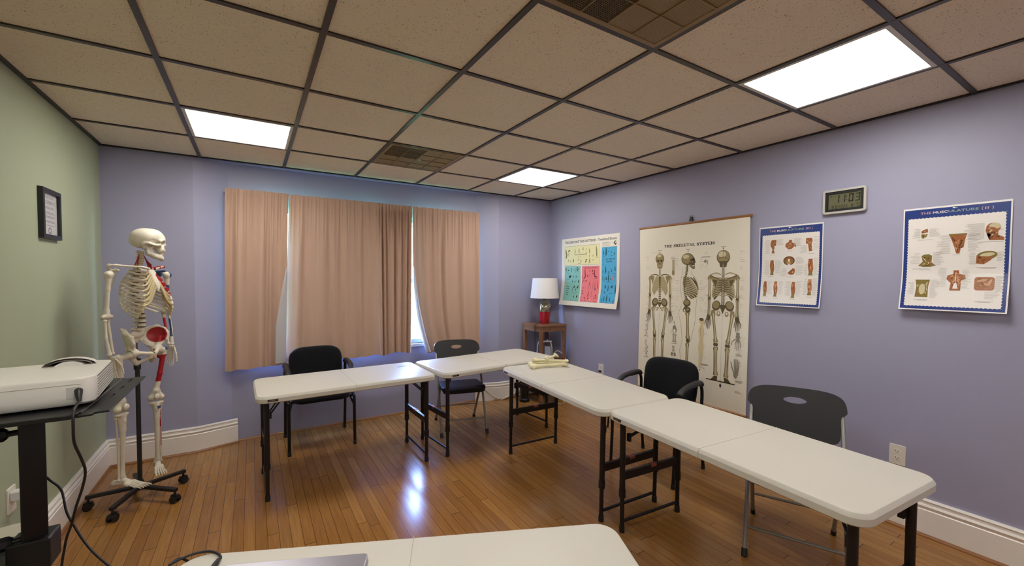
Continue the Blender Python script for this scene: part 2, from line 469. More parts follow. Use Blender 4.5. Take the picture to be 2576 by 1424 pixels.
# ================================================================ outside
struct('ground', MB().b2((-30, YO + .02, -.5), (60, 60, -.4)), mat('lawn_green', '#6fae62', .9, noise=.25, nscale=3))
t = thing('house', 'pale house seen across the lawn through the curtain gap', 'house', (6.5, 22, -.4))
MB().b2((-6, 0, 0), (6, 7, 4.2)).build('wall', mat('pale_siding', '#cfd6da', .7), t, 0)
MB().prism([(-6.4, 4.2), (6.4, 4.2), (0, 6.6)], 0, 7.3, M=Matrix(((1,0,0,0),(0,0,1,0),(0,1,0,0),(0,0,0,1)))).build('roof', mat('roof_grey', '#8f9499', .8), t, 0)
for x in (-3.6, -.6, 2.4):
    fr = MB().b2((x, -.06, 1.2), (x + 1.2, .02, 2.8)).build('window', M_SASH, t, 0)
    MB().b2((x + .1, -.08, 1.3), (x + 1.1, -.055, 2.7)).build('pane', mat('dark_pane', '#6d8794', .1), fr, 0)

wd = bpy.data.worlds.new('world'); SC.world = wd; wd.use_nodes = True
N = wd.node_tree.nodes; L = wd.node_tree.links; bg = N['Background']
sky = N.new('ShaderNodeTexSky'); sky.sky_type = 'NISHITA'; sky.sun_disc = False; sky.sun_elevation = R(48); sky.sun_rotation = R(200)
tn = N.new('ShaderNodeVectorMath'); tn.operation = 'MULTIPLY'; tn.inputs[1].default_value = (.84, .87, 1.18); L.new(sky.outputs[0], tn.inputs[0]); L.new(tn.outputs[0], bg.inputs['Color']); bg.inputs['Strength'].default_value = SKY_STRENGTH
sl = bpy.data.lights.new('sun', 'SUN'); sl.energy = SUN_ENERGY; sl.angle = R(1); sl.color = (1, .96, .9)
so = bpy.data.objects.new('sun', sl); COL.objects.link(so); so.rotation_euler = (R(42), 0, R(-12)); so.location = (0, -5, 8)
for n, (a, b_) in enumerate(WIN):       # sampling portals in the openings
    al = bpy.data.lights.new('window_portal', 'AREA'); al.shape = 'RECTANGLE'; al.size = b_ - a; al.size_y = WZ1 - WZ0
    al.cycles.is_portal = True
    ao = bpy.data.objects.new('window_portal', al); COL.objects.link(ao); ao.location = ((a + b_)/2, YO + .01, (WZ0 + WZ1)/2)
    ao.rotation_euler = (R(-90), 0, 0)

# ================================================================ curtains
M_CURT = mat('tan_curtain_cloth', '#c0a18f', .75, spec=.15, noise=.05, nscale=160, bump=.25, bscale=900, sheen=.2)
M_LIN = mat('white_curtain_lining', '#dfe1ea', .8, spec=.1)
_n, _l = nodes(M_LIN); _t = _n.new('ShaderNodeBsdfTranslucent'); _t.inputs['Color'].default_value = lin('#dfe1ea'); _x = _n.new('ShaderNodeMixShader'); _x.inputs[0].default_value = .45
_l.new(_n['Principled BSDF'].outputs[0], _x.inputs[1]); _l.new(_t.outputs[0], _x.inputs[2]); _l.new(_x.outputs[0], _n['Material Output'].inputs['Surface'])
rod = MB(); rod.tube([(-.19, 4.303, 2.186), (2.255, 4.303, 2.186)], .0065, 10)
for x in (-.19, 2.255): rod.tube([(x, 4.303, 2.186), (x, YB + .002, 2.186)], .006, 8)
tag(rod.build('curtain_rod', mat('white_rod', '#d8d4cf', .4)), 'thin white curtain rod inside the top hem of the tan curtains', 'curtain rod')
def curtain(x0t, x1t, x0b, x1b, zt, zb, npl, seed, label, amp=.021, fold=0.0, hem=None, pw=.8, turn=None):
    rnd = random.Random(seed); t = thing('curtain_panel', label, 'curtain', ((x0b + x1b)/2, 4.292, zb), 0, 'tan curtains over the window')
    ph = [rnd.uniform(0, 6.28) for _ in range(8)]; fr = [npl * rnd.uniform(.8, 1.25) for _ in range(4)]
    warp = [rnd.uniform(-.035, .035) for _ in range(3)]
    def pt(u, v, off=0.0):
        # v: 0 top .. 1 bottom
        uu = u + warp[0] * math.sin(PI * u) * math.sin(2.5 * v + ph[5]) + warp[1] * math.sin(2 * PI * u) * v
        s = v ** pw; x = (x0t + (x1t - x0t) * uu) * (1 - s) + (x0b + (x1b - x0b) * uu) * s
        uw = uu + .035*math.sin(2*PI*uu*1.3 + ph[6]) + .02*math.sin(2*PI*uu*3.1 + ph[7]); big = math.sin(2*PI*fr[0]*uw*.62 + ph[0] + .5*v) * .8 + math.sin(2*PI*fr[1]*uw*1.05 + ph[1] + .9*v) * .34*(1 - .5*v) + .35*math.sin(2*PI*fr[2]*uu*.31 + ph[3])
        fine = math.sin(2*PI*npl*2.6*uu + ph[2]) * .5 + math.sin(2*PI*npl*3.9*uu + ph[4]) * .35
        k = min(1.0, v * 3.2); y = -amp * (big * (.35 + .65*k) + fine * (1 - k) * .55 + fine * .05*(1 - .6*v))
        if v < .035: y = y * .5 - .008 * math.sin(v / .035 * PI) 
        z = zt + (zb - zt) * v
        if v < .02: z += .004 * math.sin(60 * u + ph[1]) * (1 - v/.02)
        z += .008 * big * v + (.012 * math.sin(2.2*u*PI + ph[2]) if hem is None else hem(u)) * v
        e = .045; y += -.004 * math.exp(-((v - .955)/.004)**2)
        if fold and u < .10: y -= fold * (1 - u/.10) * v * v
        y = max(-.040, min(.034, y)) - .012
        return (x - (x0b + x1b)/2, y + off, z - zb)
    nu = 150; nv = 60
    MB().grid(lambda u, v: pt(u, v), nu, nv).build('curtain_cloth', M_CURT, t, 180)
    MB().grid(lambda u, v: pt(u, v, .009 + .012*max(0, 1 - v*12)), nu, nv).build('curtain_lining', M_LIN, t, 180, label='white lining on the window side')
    if turn:                       # pale strip added for the left panel's backlit glow; turned-back lining on the right
        side, v0, wmax = turn
        def tp(u, v):
            vv = v0 + (1 - v0)*v*.985; w = wmax*min(1, v*1.6)**.8*u; a = pt(1 - 0*u if side > 0 else 0, vv)
            return (a[0] - side*w, a[1] - .010 - .016*math.sin(u*PI*.8) - .004*math.sin(9*v), a[2])
        MB().grid(tp, 8, 40).build('glow_lining_strip', M_LIN, t, 180, label='pale edge strip for backlit cloth glow and turned back lining')
    return t
curtain(-.185, 0.294, -.205, .256, 2.213, .655, 7, 3, 'leftmost tan curtain panel, ending at the thin slit of light', hem=lambda u: -.012 + .02*u, turn=(1, .42, .085))
curtain(.301, 1.098, .252, 1.118, 2.208, .672, 9, 11, 'widest tan curtain panel, behind the black armchair at the window', amp=.015)
curtain(1.088, 1.442, 1.108, 1.425, 2.206, .668, 8, 21, 'narrow bunched tan curtain panel left of the bright gap', amp=.024)
curtain(1.452, 2.240, 1.61, 2.258, 2.205, .652, 7, 35, 'rightmost tan curtain panel, flared away from the bright gap', amp=.017, pw=4.0, turn=(-1, .40, .045))

# ================================================================ ceiling fixtures and vents
def troffer_mat():
    m = bpy.data.materials.new('lit_prismatic_diffuser'); m.use_nodes = True; N, L = nodes(m); N.clear()
    o = N.new('ShaderNodeOutputMaterial'); e = N.new('ShaderNodeEmission'); tc = N.new('ShaderNodeTexCoord'); sp = N.new('ShaderNodeSeparateXYZ')
    L.new(tc.outputs['Object'], sp.inputs[0])
    # tubes running along Y behind the prismatic sheet: soft brighter bands
    w = N.new('ShaderNodeMath'); w.operation = 'MULTIPLY'; w.inputs[1].default_value = 2*PI/.19; L.new(sp.outputs['X'], w.inputs[0])
    c = N.new('ShaderNodeMath'); c.operation = 'COSINE'; L.new(w.outputs[0], c.inputs[0])
    mr = N.new('ShaderNodeMapRange'); mr.inputs['From Min'].default_value = -1; mr.inputs['To Min'].default_value = LAMP * .84; mr.inputs['To Max'].default_value = LAMP * 1.1
    L.new(c.outputs[0], mr.inputs['Value']); L.new(mr.outputs[0], e.inputs['Strength'])
    e.inputs['Color'].default_value = LAMP_COL
    L.new(e.outputs[0], o.inputs['Surface']); return m
M_LAMP = troffer_mat(); M_FIX = mat('white_fixture_frame', '#d5d2cb', .4)
def troffer(x0, x1, y0, y1, label):
    cx, cy = (x0 + x1)/2, (y0 + y1)/2
    t = thing('ceiling_light', label, 'ceiling light', (cx, cy, H - .004), 0, 'square fluorescent ceiling lights')
    a = T/2 - .013; b_ = a - .018
    f = MB()
    for (lo, hi) in (((-a, -a), (a, -b_)), ((-a, b_), (a, a)), ((-a, -b_), (-b_, b_)), ((b_, -b_), (a, b_))):
        f.b2((lo[0], lo[1], .002), (hi[0], hi[1], .03))
    f.build('fixture_frame', M_FIX, t, 0)
    MB().b2((-b_, -b_, .005), (b_, b_, .009)).build('diffuser', M_LAMP, t, 0, label='glowing white diffuser sheet')
    return t
troffer(GX[1], GX[2], GY[2], GY[1], 'lit square ceiling light above the left end of the curtains')
troffer(GX[5], GX[6], GY[2], GY[1], 'lit square ceiling light nearest the corner lamp')
troffer(GX[5], GX[6], GY[6], GY[5], 'largest lit ceiling light, near the wall clock')
troffer(GX[1], GX[2], GY[6], GY[5], 'lit ceiling light above the projector, out of the frame')
troffer(GX[5], GX[6], GY[10], GY[9], 'lit ceiling light behind the photographer, wall side')
troffer(GX[1], GX[2], GY[10], GY[9], 'lit ceiling light behind the photographer, green wall side')

M_VENT = mat('tan_vent_metal', '#8f7650', .45, spec=.4)
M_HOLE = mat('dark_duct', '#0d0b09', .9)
def perfo():
    m = bpy.data.materials.new('perforated_vent_face'); m.use_nodes = True; N, L = nodes(m); b = N['Principled BSDF']
    tc = N.new('ShaderNodeTexCoord'); mp = N.new('ShaderNodeMapping'); mp.inputs['Scale'].default_value = (105, 105, 105)
    L.new(tc.outputs['Object'], mp.inputs['Vector'])
    sn = N.new('ShaderNodeVectorMath'); sn.operation = 'FRACTION'; L.new(mp.outputs[0], sn.inputs[0])
    sb = N.new('ShaderNodeVectorMath'); sb.operation = 'SUBTRACT'; sb.inputs[1].default_value = (.5, .5, 0); L.new(sn.outputs[0], sb.inputs[0])
    sp = N.new('ShaderNodeSeparateXYZ'); L.new(sb.outputs[0], sp.inputs[0]); cb = N.new('ShaderNodeCombineXYZ'); L.new(sp.outputs[0], cb.inputs[0]); L.new(sp.outputs[1], cb.inputs[1])
    ln = N.new('ShaderNodeVectorMath'); ln.operation = 'LENGTH'; L.new(cb.outputs[0], ln.inputs[0])
    lt = N.new('ShaderNodeMath'); lt.operation = 'LESS_THAN'; lt.inputs[1].default_value = .30; L.new(ln.outputs['Value'], lt.inputs[0])
    mx = N.new('ShaderNodeMix'); mx.data_type = 'RGBA'; L.new(lt.outputs[0], mx.inputs['Factor']); mx.inputs['A'].default_value = lin('#8f7650'); mx.inputs['B'].default_value = lin('#6d5738')
    L.new(mx.outputs['Result'], b.inputs['Base Color']); b.inputs['Roughness'].default_value = .5
    return m
M_PERF = perfo()
def vent(x0, x1, y0, y1, label, dark, knob=False):
    cx, cy = (x0 + x1)/2, (y0 + y1)/2
    t = thing('ceiling_vent', label, 'vent', (cx, cy, H - .004), 0, 'perforated square ceiling vents')
    a = T/2 - .013; b_ = a - .022; f = MB()
    for (lo, hi) in (((-a, -a), (a, -b_)), ((-a, b_), (a, a)), ((-a, -b_), (-b_, b_)), ((b_, -b_), (a, b_))): f.b2((lo[0], lo[1], .001), (hi[0], hi[1], .012))
    f.build('vent_frame', M_VENT, t, 0)
    r = MB(); q = b_ / 2
    for k in (-q, 0, q):
        wd_ = .007 if k == 0 else .0035
        r.b2((k - wd_/2, -b_, -.001), (k + wd_/2, b_, .004)); r.b2((-b_, k - wd_/2, -.001), (b_, k + wd_/2, .004))
    r.build('rib', M_VENT, t, 0)
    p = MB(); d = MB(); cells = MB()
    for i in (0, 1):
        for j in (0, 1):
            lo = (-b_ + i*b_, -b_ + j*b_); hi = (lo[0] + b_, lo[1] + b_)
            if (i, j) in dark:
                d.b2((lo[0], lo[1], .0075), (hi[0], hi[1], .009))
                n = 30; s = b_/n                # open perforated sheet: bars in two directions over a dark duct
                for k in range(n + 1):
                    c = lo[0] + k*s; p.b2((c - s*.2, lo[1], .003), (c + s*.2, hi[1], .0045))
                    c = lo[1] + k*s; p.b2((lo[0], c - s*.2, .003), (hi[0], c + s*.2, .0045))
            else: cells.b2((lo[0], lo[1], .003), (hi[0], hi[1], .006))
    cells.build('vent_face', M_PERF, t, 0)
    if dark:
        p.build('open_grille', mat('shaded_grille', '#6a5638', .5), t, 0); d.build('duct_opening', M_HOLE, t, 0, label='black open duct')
    if knob: MB().ball((.02, -.02, -.004), .011, 10).build('damper_knob', M_FIX, t, label='small white knob')
    return t
vent(GX[3], GX[4], GY[6], GY[5], 'tan perforated ceiling vent at the top edge of the picture', {(0, 1)})
vent(GX[3], GX[4], GY[2], GY[1], 'tan perforated ceiling vent with white knob above the curtains', {(0, 0)}, knob=True)

# ================================================================ text helper
TXT = {}
def text_mesh(s, size=1.0, offset=0.0):
    """flat glyph outlines of a string: (verts 2d, faces, width), left aligned on the baseline"""
    key = (s, offset)
    if key not in TXT:
        cu = bpy.data.curves.new('glyphs', 'FONT'); cu.body = s; cu.size = 1; cu.offset = offset; cu.resolution_u = 3
        ob = bpy.data.objects.new('glyphs', cu); COL.objects.link(ob)
        dg = bpy.context.evaluated_depsgraph_get(); me = bpy.data.meshes.new_from_object(ob.evaluated_get(dg))
        vs = [(v.co.x, v.co.y) for v in me.vertices]; fs = [tuple(p.vertices) for p in me.polygons]
        bpy.data.objects.remove(ob); bpy.data.curves.remove(cu); bpy.data.meshes.remove(me)
        TXT[key] = (vs, fs)
    vs, fs = TXT[key]
    return [(x * size, y * size) for x, y in vs], fs

# ================================================================ folding tables
M_TTOP = mat('granite_white_plastic', '#d2cec4', .42, spec=.4, noise=.03, nscale=400, bump=.06, bscale=1200)
M_SEAM = mat('seam_grey', '#aaa498', .7)
M_LEG = mat('bronze_black_steel', '#211d1e', .38, metal=.3, spec=.5)
M_CATCH = mat('red_catch', '#a2584c', .5)
M_PLATE = mat('dark_badge', '#2a241c', .4); M_PLATEW = mat('badge_letters', '#a8998a', .5)
def make_table():
    t = thing('folding_table', '', 'table')
    Lx, Dy, h = 1.22, .605, .70
    m = MB()
    def ring(w, d, r, z): return [(x, y, z) for x, y in rrect(w, d, r, 7)]
    rings = [ring(Lx - .05, Dy - .05, .04, h - .040), ring(Lx - .012, Dy - .012, .062, h - .045), ring(Lx, Dy, .068, h - .040), ring(Lx, Dy, .068, h - .016),
             ring(Lx - .012, Dy - .012, .062, h - .006), ring(Lx - .02, Dy - .02, .058, h - .0015), ring(Lx - .03, Dy - .03, .053, h)]
    n = len(rings[0]); vs = [v for r in rings for v in r]; fs = []
    for i in range(len(rings) - 1):
        for j in range(n): fs.append((i*n+j, i*n+(j+1) % n, (i+1)*n+(j+1) % n, (i+1)*n+j))
    k = len(rings) - 1
    fs.append(tuple(k*n + j for j in range(n))); fs.append(tuple(range(n - 1, -1, -1)))
    m.add(vs, fs); top = m.build('tabletop', M_TTOP, t, 30)
    MB().b2((-.0009, -Dy/2 + .004, h - .002), (.0009, Dy/2 - .004, h + .0004)).build('fold_seam', M_SEAM, top, 0)
    e = MB(); e.b2((-.001, -Dy/2 - .0004, h - .043), (.001, -Dy/2 + .02, h - .008)); e.build('fold_seam', M_SEAM, top, 0)
    # badge on the long edge
    bd = MB().b2((-.545, -Dy/2 - .0015, h - .034), (-.485, -Dy/2 + .004, h - .020)).build('badge', M_PLATE, top, 0, label='small dark name badge on the table edge')
    vs, fs = text_mesh('LIFETIME', .009); q = MB().add([(-.541 + x * 1.05, -Dy/2 - .0018, h - .0305 + y) for x, y in vs], fs); q.build('badge_lettering', M_PLATEW, bd, 0)
    for s in (-1, 1):
        x = s * .548; gl = []
        for sy in (-1, 1):
            y = sy * .228; l = MB()
            l.tube([(x, y, h - .045), (x, y, .215)], .0165, 12); l.tube([(x, y, .25), (x, y, .205)], .0195, 12)
            l.tube([(x, y, .21), (x, y, .03)], .0125, 12)
            lo = l.build('leg', M_LEG, t, 40)
            MB().lathe([(.016, 0), (.0165, .004), (.0155, .035), (.0135, .04)], 12, c=(x, y, 0)).build('foot_cap', M_BLACK, lo, 40)
        b = MB(); b.b2((x - .009, -.225, .304), (x + .009, .225, .350)); b.b2((x - .012, -.055, .334), (x + .012, .055, .3515)); b.build('crossbar', M_LEG, t, 0)
        MB().b2((x - .013, -.012, .337), (x + .013, .03, .354)).build('catch', M_CATCH, t, 0, label='reddish locking catch on the crossbar')
        MB().tube([(x, -.225, .062), (x, .225, .062)], .009, 10).build('spreader', M_LEG, t, 40)
        for sy in (-1, 1):
            br = MB(); y = sy * .20
            br.tube([(x - s*.012, y, .545), (x - s*.12, y * .55, h - .043)], .0055, 8); br.tube([(x - s*.012, y * .9, .56), (x - s*.10, y * .45, h - .043)], .0045, 8)
            br.b2((x - s*.02 - .010, y - .008, .530), (x - s*.02 + .010, y + .008, .575))
            br.build('brace', M_LEG, t, 40)
        hg = MB(); hg.b2((x - .02, -.24, h - .062), (x + .02, .24, h - .038)); hg.build('hinge_rail', M_LEG, t, 0)
    return t
tb = make_table()
GT = 'white folding tables set in a row'
def put(o, x, y, rz, label, z=0.0, tilt=0.0):
    o.location = (x, y, z); o.rotation_euler = (0, tilt, R(rz)); o['label'] = label; o['group'] = GT; return o
put(tb, .612, 3.330, 1.5, 'white folding table in front of the armchair at the tan curtains')
put(dup(tb), 1.866, 3.398, 6.0, 'white folding table in front of the grey-legged chair under the curtain gap')
# its near end stands a little lower than its far end
t3 = put(dup(tb), 2.020, 2.338, -92.3, 'white folding table carrying the small pile of loose bones', .0115, R(1.05))
for l in kids(t3):
    if l.name.startswith('leg') and l.data.vertices[0].co.x < 0:
        l.data = l.data.copy()
        for v in l.data.vertices:
            if v.co.z < .19: v.co.z -= .0215
        for c in kids(l): c.location.z -= .0215
    elif l.name.startswith('spreader') and l.data.vertices[0].co.x < 0: l.location.z -= .02
put(dup(tb), 1.988, 1.098, -93.9, 'white folding table nearest the wall outlet, in front of the folding chair by the wall')
put(dup(tb), .276, .891, 180 - 23.7, 'white folding table in the foreground, with the laptop on it')
# paper sticker on the window table
st = MB().b2((-.045, -.009, 0), (.045, .009, .0004)).build('warning_sticker', mat('grey_sticker', '#7c8088', .5), None, 0)
st.location = (1.085, 3.475, .7002); st.rotation_euler = (0, 0, R(8)); tag(st, 'small grey sticker lying flat on the sunlit end of a white table', 'sticker')

# ================================================================ chairs
M_CHPL = mat('black_chair_plastic', '#151518', .5, spec=.35, bump=.2, bscale=900)
M_FAB = mat('black_upholstery', '#0d0e14', .9, spec=.2, bump=.3, bscale=1500, sheen=.15)
M_CHFR = mat('black_chair_frame', '#131316', .35, metal=.2)
M_ARM = mat('black_arm_pad', '#26262a', .5)
def make_folding():
    t = thing('folding_chair', '', 'chair')
    # front is -y.  uprights run from the front foot over the seat to the top of the back
    def upy(z): return -.225 + z * .50 if z < .46 else .005 + (z - .46) * .60
    for s in (-1, 1):
        x = s * .213
        fr = MB().tube([(x, upy(0.03), .03), (x, upy(.2), .2), (x, upy(.4), .4), (x, upy(.5), .5), (x, upy(.62), .62), (x, upy(.708) + .004, .708)], .0125, 10, flat=.85)
        o = fr.build('front_leg_upright', M_GREYMET, t, 40)
        MB().tube([(x, upy(0), 0), (x, upy(.035), .035)], .015, 10).build('foot_cap', M_BLACK, o, 40)
        rl = MB().tube([(x * .93, .255, .03), (x * .93, .10, .25), (x * .93, -.045, .425)], .011, 10).build('rear_leg', M_GREYMET, t, 40)
        MB().tube([(x * .93, .272, 0), (x * .93, .252, .035)], .0135, 10).build('foot_cap', M_BLACK, rl, 40)
    MB().tube([(-.213, upy(.13), .13), (.213, upy(.13), .13)], .008, 8).build('front_stretcher', M_GREYMET, t, 40)
    MB().tube([(-.198, .15, .18), (.198, .15, .18)], .008, 8).build('rear_stretcher', M_GREYMET, t, 40)
    # seat: dished plastic slab with rounded corners
    def slab(w, d, r, thick, fz):
        m = MB(); outl = rrect(w, d, r, 6); n = len(outl); rings = []
        for sc, dz in ((.86, -thick), (.97, -thick*.9), (1, -thick*.5), (.985, -.003), (.95, 0), (.6, None), (.25, None)):
            rings.append([(x*sc, y*sc, fz(x*sc, y*sc) + (dz if dz is not None else 0)) for x, y in outl])
        vs = [v for q in rings for v in q]; fs = []
        for i in range(len(rings) - 1):
            for j in range(n): fs.append((i*n+j, i*n+(j+1) % n, (i+1)*n+(j+1) % n, (i+1)*n+j))
        fs.append(tuple((len(rings)-1)*n + j for j in range(n))); fs.append(tuple(range(n-1, -1, -1)))
        return m.add(vs, fs)
    st = slab(.41, .41, .055, .040, lambda x, y: -.010 * (1 - (x/.2)**2) - .004 * (1 - (y/.2)**2) + (-.014 if y < -.17 else 0))
    st.xf(Matrix.Translation((0, -.03, .440)) @ Matrix.Rotation(R(-3), 4, 'X'))
    st.build('seat', M_CHPL, t, 50)
    # backrest: curved shell with an oval hand hole
    W, Hh = .465, .25
    def ear(v):
        k = min(1, max(0, (v - .012)/.018)); k = k*k*(3 - 2*k); return .865 + .135*k
    def outl(n=120):
        P = []
        for i in range(n):
            a = 2*PI*i/n; c, s = math.cos(a), math.sin(a); p = 2/4.6 if s > 0 else 2/7.0
            P.append((math.copysign(abs(c)**p, c) * W/2 * ear(math.copysign(abs(s)**p, s) * Hh/2), math.copysign(abs(s)**p, s) * Hh/2))
        return P
    O = outl(); n = len(O); hole = [(.056*math.cos(2*PI*i/n), (.060) + .018*math.sin(2*PI*i/n)) for i in range(n)]
    def bend(x, v, d): # onto the leaning, curved shell
        z = .697 + v; y = upy(z) - .004 + .030 * (1 - (x/(W/2))**2) * .9 + d; return (x, y, z)
    rings = []
    for k in range(0, 9):
        q = k / 8; rings.append([bend(hx + (ox - hx)*q, hy + (oy - hy)*q, -.010 - (.006 if k == 8 else 0) * 0) for (hx, hy), (ox, oy) in zip(hole, O)])
    rings.append([bend(ox*1.008, oy*1.012, .0) for ox, oy in O])
    for k in range(8, -1, -1):
        q = k / 8; rings.append([bend(hx + (ox - hx)*q, hy + (oy - hy)*q, .010) for (hx, hy), (ox, oy) in zip(hole, O)])
    vs = [v for r in rings for v in r]; fs = []; m_ = len(rings)
    for i in range(m_):
        i2 = (i + 1) % m_
        for j in range(n): fs.append((i*n+j, i2*n+j, i2*n+(j+1) % n, i*n+(j+1) % n))
    MB().add(vs, fs).build('backrest', M_CHPL, t, 50)
    return t
def make_armchair():
    t = thing('armchair', '', 'chair')
    for s in (-1, 1):
        x = s * .255
        f = MB(); f.tube(smooth_path([(x, -.215, .02), (x, -.20, .25), (x, -.195, .40), (x, -.15, .43), (x, .05, .425), (x, .19, .42)], 5), .0125, 10, flat=.8)
        f.tube([(x, -.20, .34), (x * .9, -.14, .42)], .010, 8)
        fo = f.build('front_leg', M_CHFR, t, 40); MB().lathe([(.0145, 0), (.0145, .03), (.012, .034)], 10, c=(x, -.216, 0)).build('foot_cap', M_BLACK, fo, 40)
        r = MB(); r.tube(smooth_path([(x, .255, .02), (x, .225, .25), (x, .205, .42), (x, .215, .56), (x, .205, .635), (x, .16, .664), (x, .06, .664)], 5), .0125, 10, flat=.8)
        ro = r.build('rear_leg', M_CHFR, t, 40); MB().lathe([(.0145, 0), (.0145, .03), (.012, .034)], 10, c=(x, .256, 0)).build('foot_cap', M_BLACK, ro, 40)
        a = MB(); a.tube(smooth_path([(x, .20, .655), (x, .17, .678), (x, .08, .682), (x, -.05, .672), (x * .985, -.115, .650), (x * .98, -.135, .628)], 5), [.015] + [.019]*23 + [.017, .012], 10, flat=1.25)
        a.build('armrest', M_ARM, t, 60)
    MB().tube([(-.25, -.15, .415), (.25, -.15, .415)], .009, 8).build('seat_rail', M_CHFR, t, 40)
    MB().tube([(-.25, .17, .415), (.25, .17, .415)], .009, 8).build('seat_rail', M_CHFR, t, 40)
    # cushions: superellipse outlines, fat in the middle
    def cushion(W, D, th, p, fn, top=None, n=56):
        O = []
        for i in range(n):
            a = 2*PI*i/n; c, s = math.cos(a), math.sin(a); O.append((math.copysign(abs(c)**p, c)*W/2, math.copysign(abs(s)**p, s)*D/2))
        rings = []
        for q, z in ((.0, .5), (.4, .5), (.75, .46), (.9, .38), (.97, .22), (1, 0), (.97, -.25), (.9, -.4), (.75, -.48), (.4, -.5), (0, -.5)):
            rings.append([fn(x*q, y*q, z*th) for x, y in O])
        vs = [v for r in rings for v in r]; fs = []
        for i in range(len(rings)-1):
            for j in range(n): fs.append((i*n+j, i*n+(j+1) % n, (i+1)*n+(j+1) % n, (i+1)*n+j))
        return MB().add(vs, fs)
    cushion(.485, .45, .075, .38, lambda x, y, z: (x, y - .015, .452 + z + .012*(1 - (x/.24)**2) - (.03 * max(0, (-y - .12)/.1)**2))).build('seat', M_FAB, t, 180)
    def bk(x, v, z):
        k = v / .21; w = 1.0 - .06 * (1 - k) * .5
        zz = .622 + v; y = .178 + (zz - .45) * .17 + .022 * (1 - (x/.23)**2); return (x * w, y - z, zz)
    cushion(.465, .385, .060, .50, bk).build('backrest', M_FAB, t, 180)
    sp = MB()
    for s in (-1, 1): sp.tube([(s * .16, .15, .42), (s*.16, .205, .46), (s*.16, .222, .56)], .011, 8, flat=1.6)
    sp.build('back_bracket', M_CHFR, t, 40)
    return t
def place(o, fx, fy, dx, dy, label, group):
    """(fx,fy) centre of the chair on the floor, (dx,dy) the way it faces"""
    o.location = (fx, fy, 0); o.rotation_euler = (0, 0, math.atan2(dx, -dy)); o['label'] = label; o['group'] = group; return o
ac = make_armchair(); G1 = 'black upholstered armchairs'; G2 = 'black folding chairs with grey legs'
place(ac, .498, 3.985, .0, -1, 'black upholstered armchair with its back to the tan curtains', G1)
place(dup(ac), 2.640, 2.110, -.985, -.17, 'black upholstered armchair in front of the large skeleton chart', G1)
fc = make_folding()
place(fc, 1.715, 3.665, -.24, -.97, 'black plastic folding chair with silver legs under the bright curtain gap', G2)
place(dup(fc), 2.485, 1.080, -.905, -.425, 'black plastic folding chair with silver legs beside the nearer wall outlet', G2)

# ================================================================ wall charts
INK = ['paper', 'ink', 'grey', 'a', 'b', 'c', 'd', 'e', 'f', 'g']
class Art:
    """flat artwork in chart coordinates (u right, v up, metres); layers lie .1 mm apart on the sheet"""
    def __init__(s): s.items = []
    def poly(s, P, mi, layer=1): s.items.append(([(p[0], p[1]) for p in P], [tuple(range(len(P)))], mi, layer)); return s
    def rect(s, x0, y0, x1, y1, mi, layer=1): return s.poly([(x0, y0), (x1, y0), (x1, y1), (x0, y1)], mi, layer)
    def ell(s, cx, cy, rx, ry, mi, layer=1, rot=0, n=18):
        c, q = math.cos(R(rot)), math.sin(R(rot)); P = []
        for i in range(n):
            a = 2*PI*i/n; x, y = rx*math.cos(a), ry*math.sin(a); P.append((cx + x*c - y*q, cy + x*q + y*c))
        return s.poly(P, mi, layer)
    def stroke(s, pts, w, mi, layer=1):
        k = len(pts); W = w if isinstance(w, (list, tuple)) else [w]*k; Lf = []; Rt = []
        for i in range(k):
            a = Vector(pts[max(i-1, 0)]); b = Vector(pts[min(i+1, k-1)]); d = (b - a)
            if d.length < 1e-9: d = Vector((1, 0))
            d.normalize(); n = Vector((-d.y, d.x)) * W[i] / 2; p = Vector(pts[i]); Lf.append(p + n); Rt.append(p - n)
        P = [(v.x, v.y) for v in Lf + Rt]
        fs = [(i, i+1, 2*0 + k + i + 1, k + i) for i in range(k-1)]
        s.items.append((P, fs, mi, layer)); return s
    def curve(s, pts, w, mi, layer=1, n=5):
        q = smooth_path([(x, y, 0) for x, y in pts], n); k = len(q)
        if isinstance(w, (list, tuple)):
            w = [w[min(len(w)-1, int(i/(k-1)*(len(w)-1)))]*(1 - (i/(k-1)*(len(w)-1)) % 1) + w[min(len(w)-1, int(i/(k-1)*(len(w)-1))+1)]*((i/(k-1)*(len(w)-1)) % 1) for i in range(k)]
        return s.stroke([(p.x, p.y) for p in q], w, mi, layer)
    def text(s, x, y, st, size, mi, layer=2, offset=0.0, width=None, anchor='l', slab=False):
        vs, fs = text_mesh(st, size, offset)
        if not vs: return s
        x0 = min(v[0] for v in vs); x1 = max(v[0] for v in vs); sx = 1.0 if width is None else width/(x1 - x0)
        dx = {'l': -x0*sx, 'c': -(x0 + x1)/2*sx, 'r': -x1*sx}[anchor]
        s.items.append(([(x + dx + a*sx, y + b) for a, b in vs], fs, mi, layer)); return s
    def lines(s, x0, x1, y0, y1, n, mi, rnd, layer=1, w=.0016, align='l'):
        for i in range(n):
            y = y0 + (y1 - y0)*i/max(1, n-1); l = (x1 - x0)*rnd.uniform(.55, 1)
            a = x0 if align == 'l' else (x1 - l if align == 'r' else (x0 + x1 - l)/2)
            s.rect(a, y, a + l, y + w, mi, layer)
        return s
    def outline(s, P, w, mi, layer=1): return s.stroke(list(P) + [P[0]], w, mi, layer)

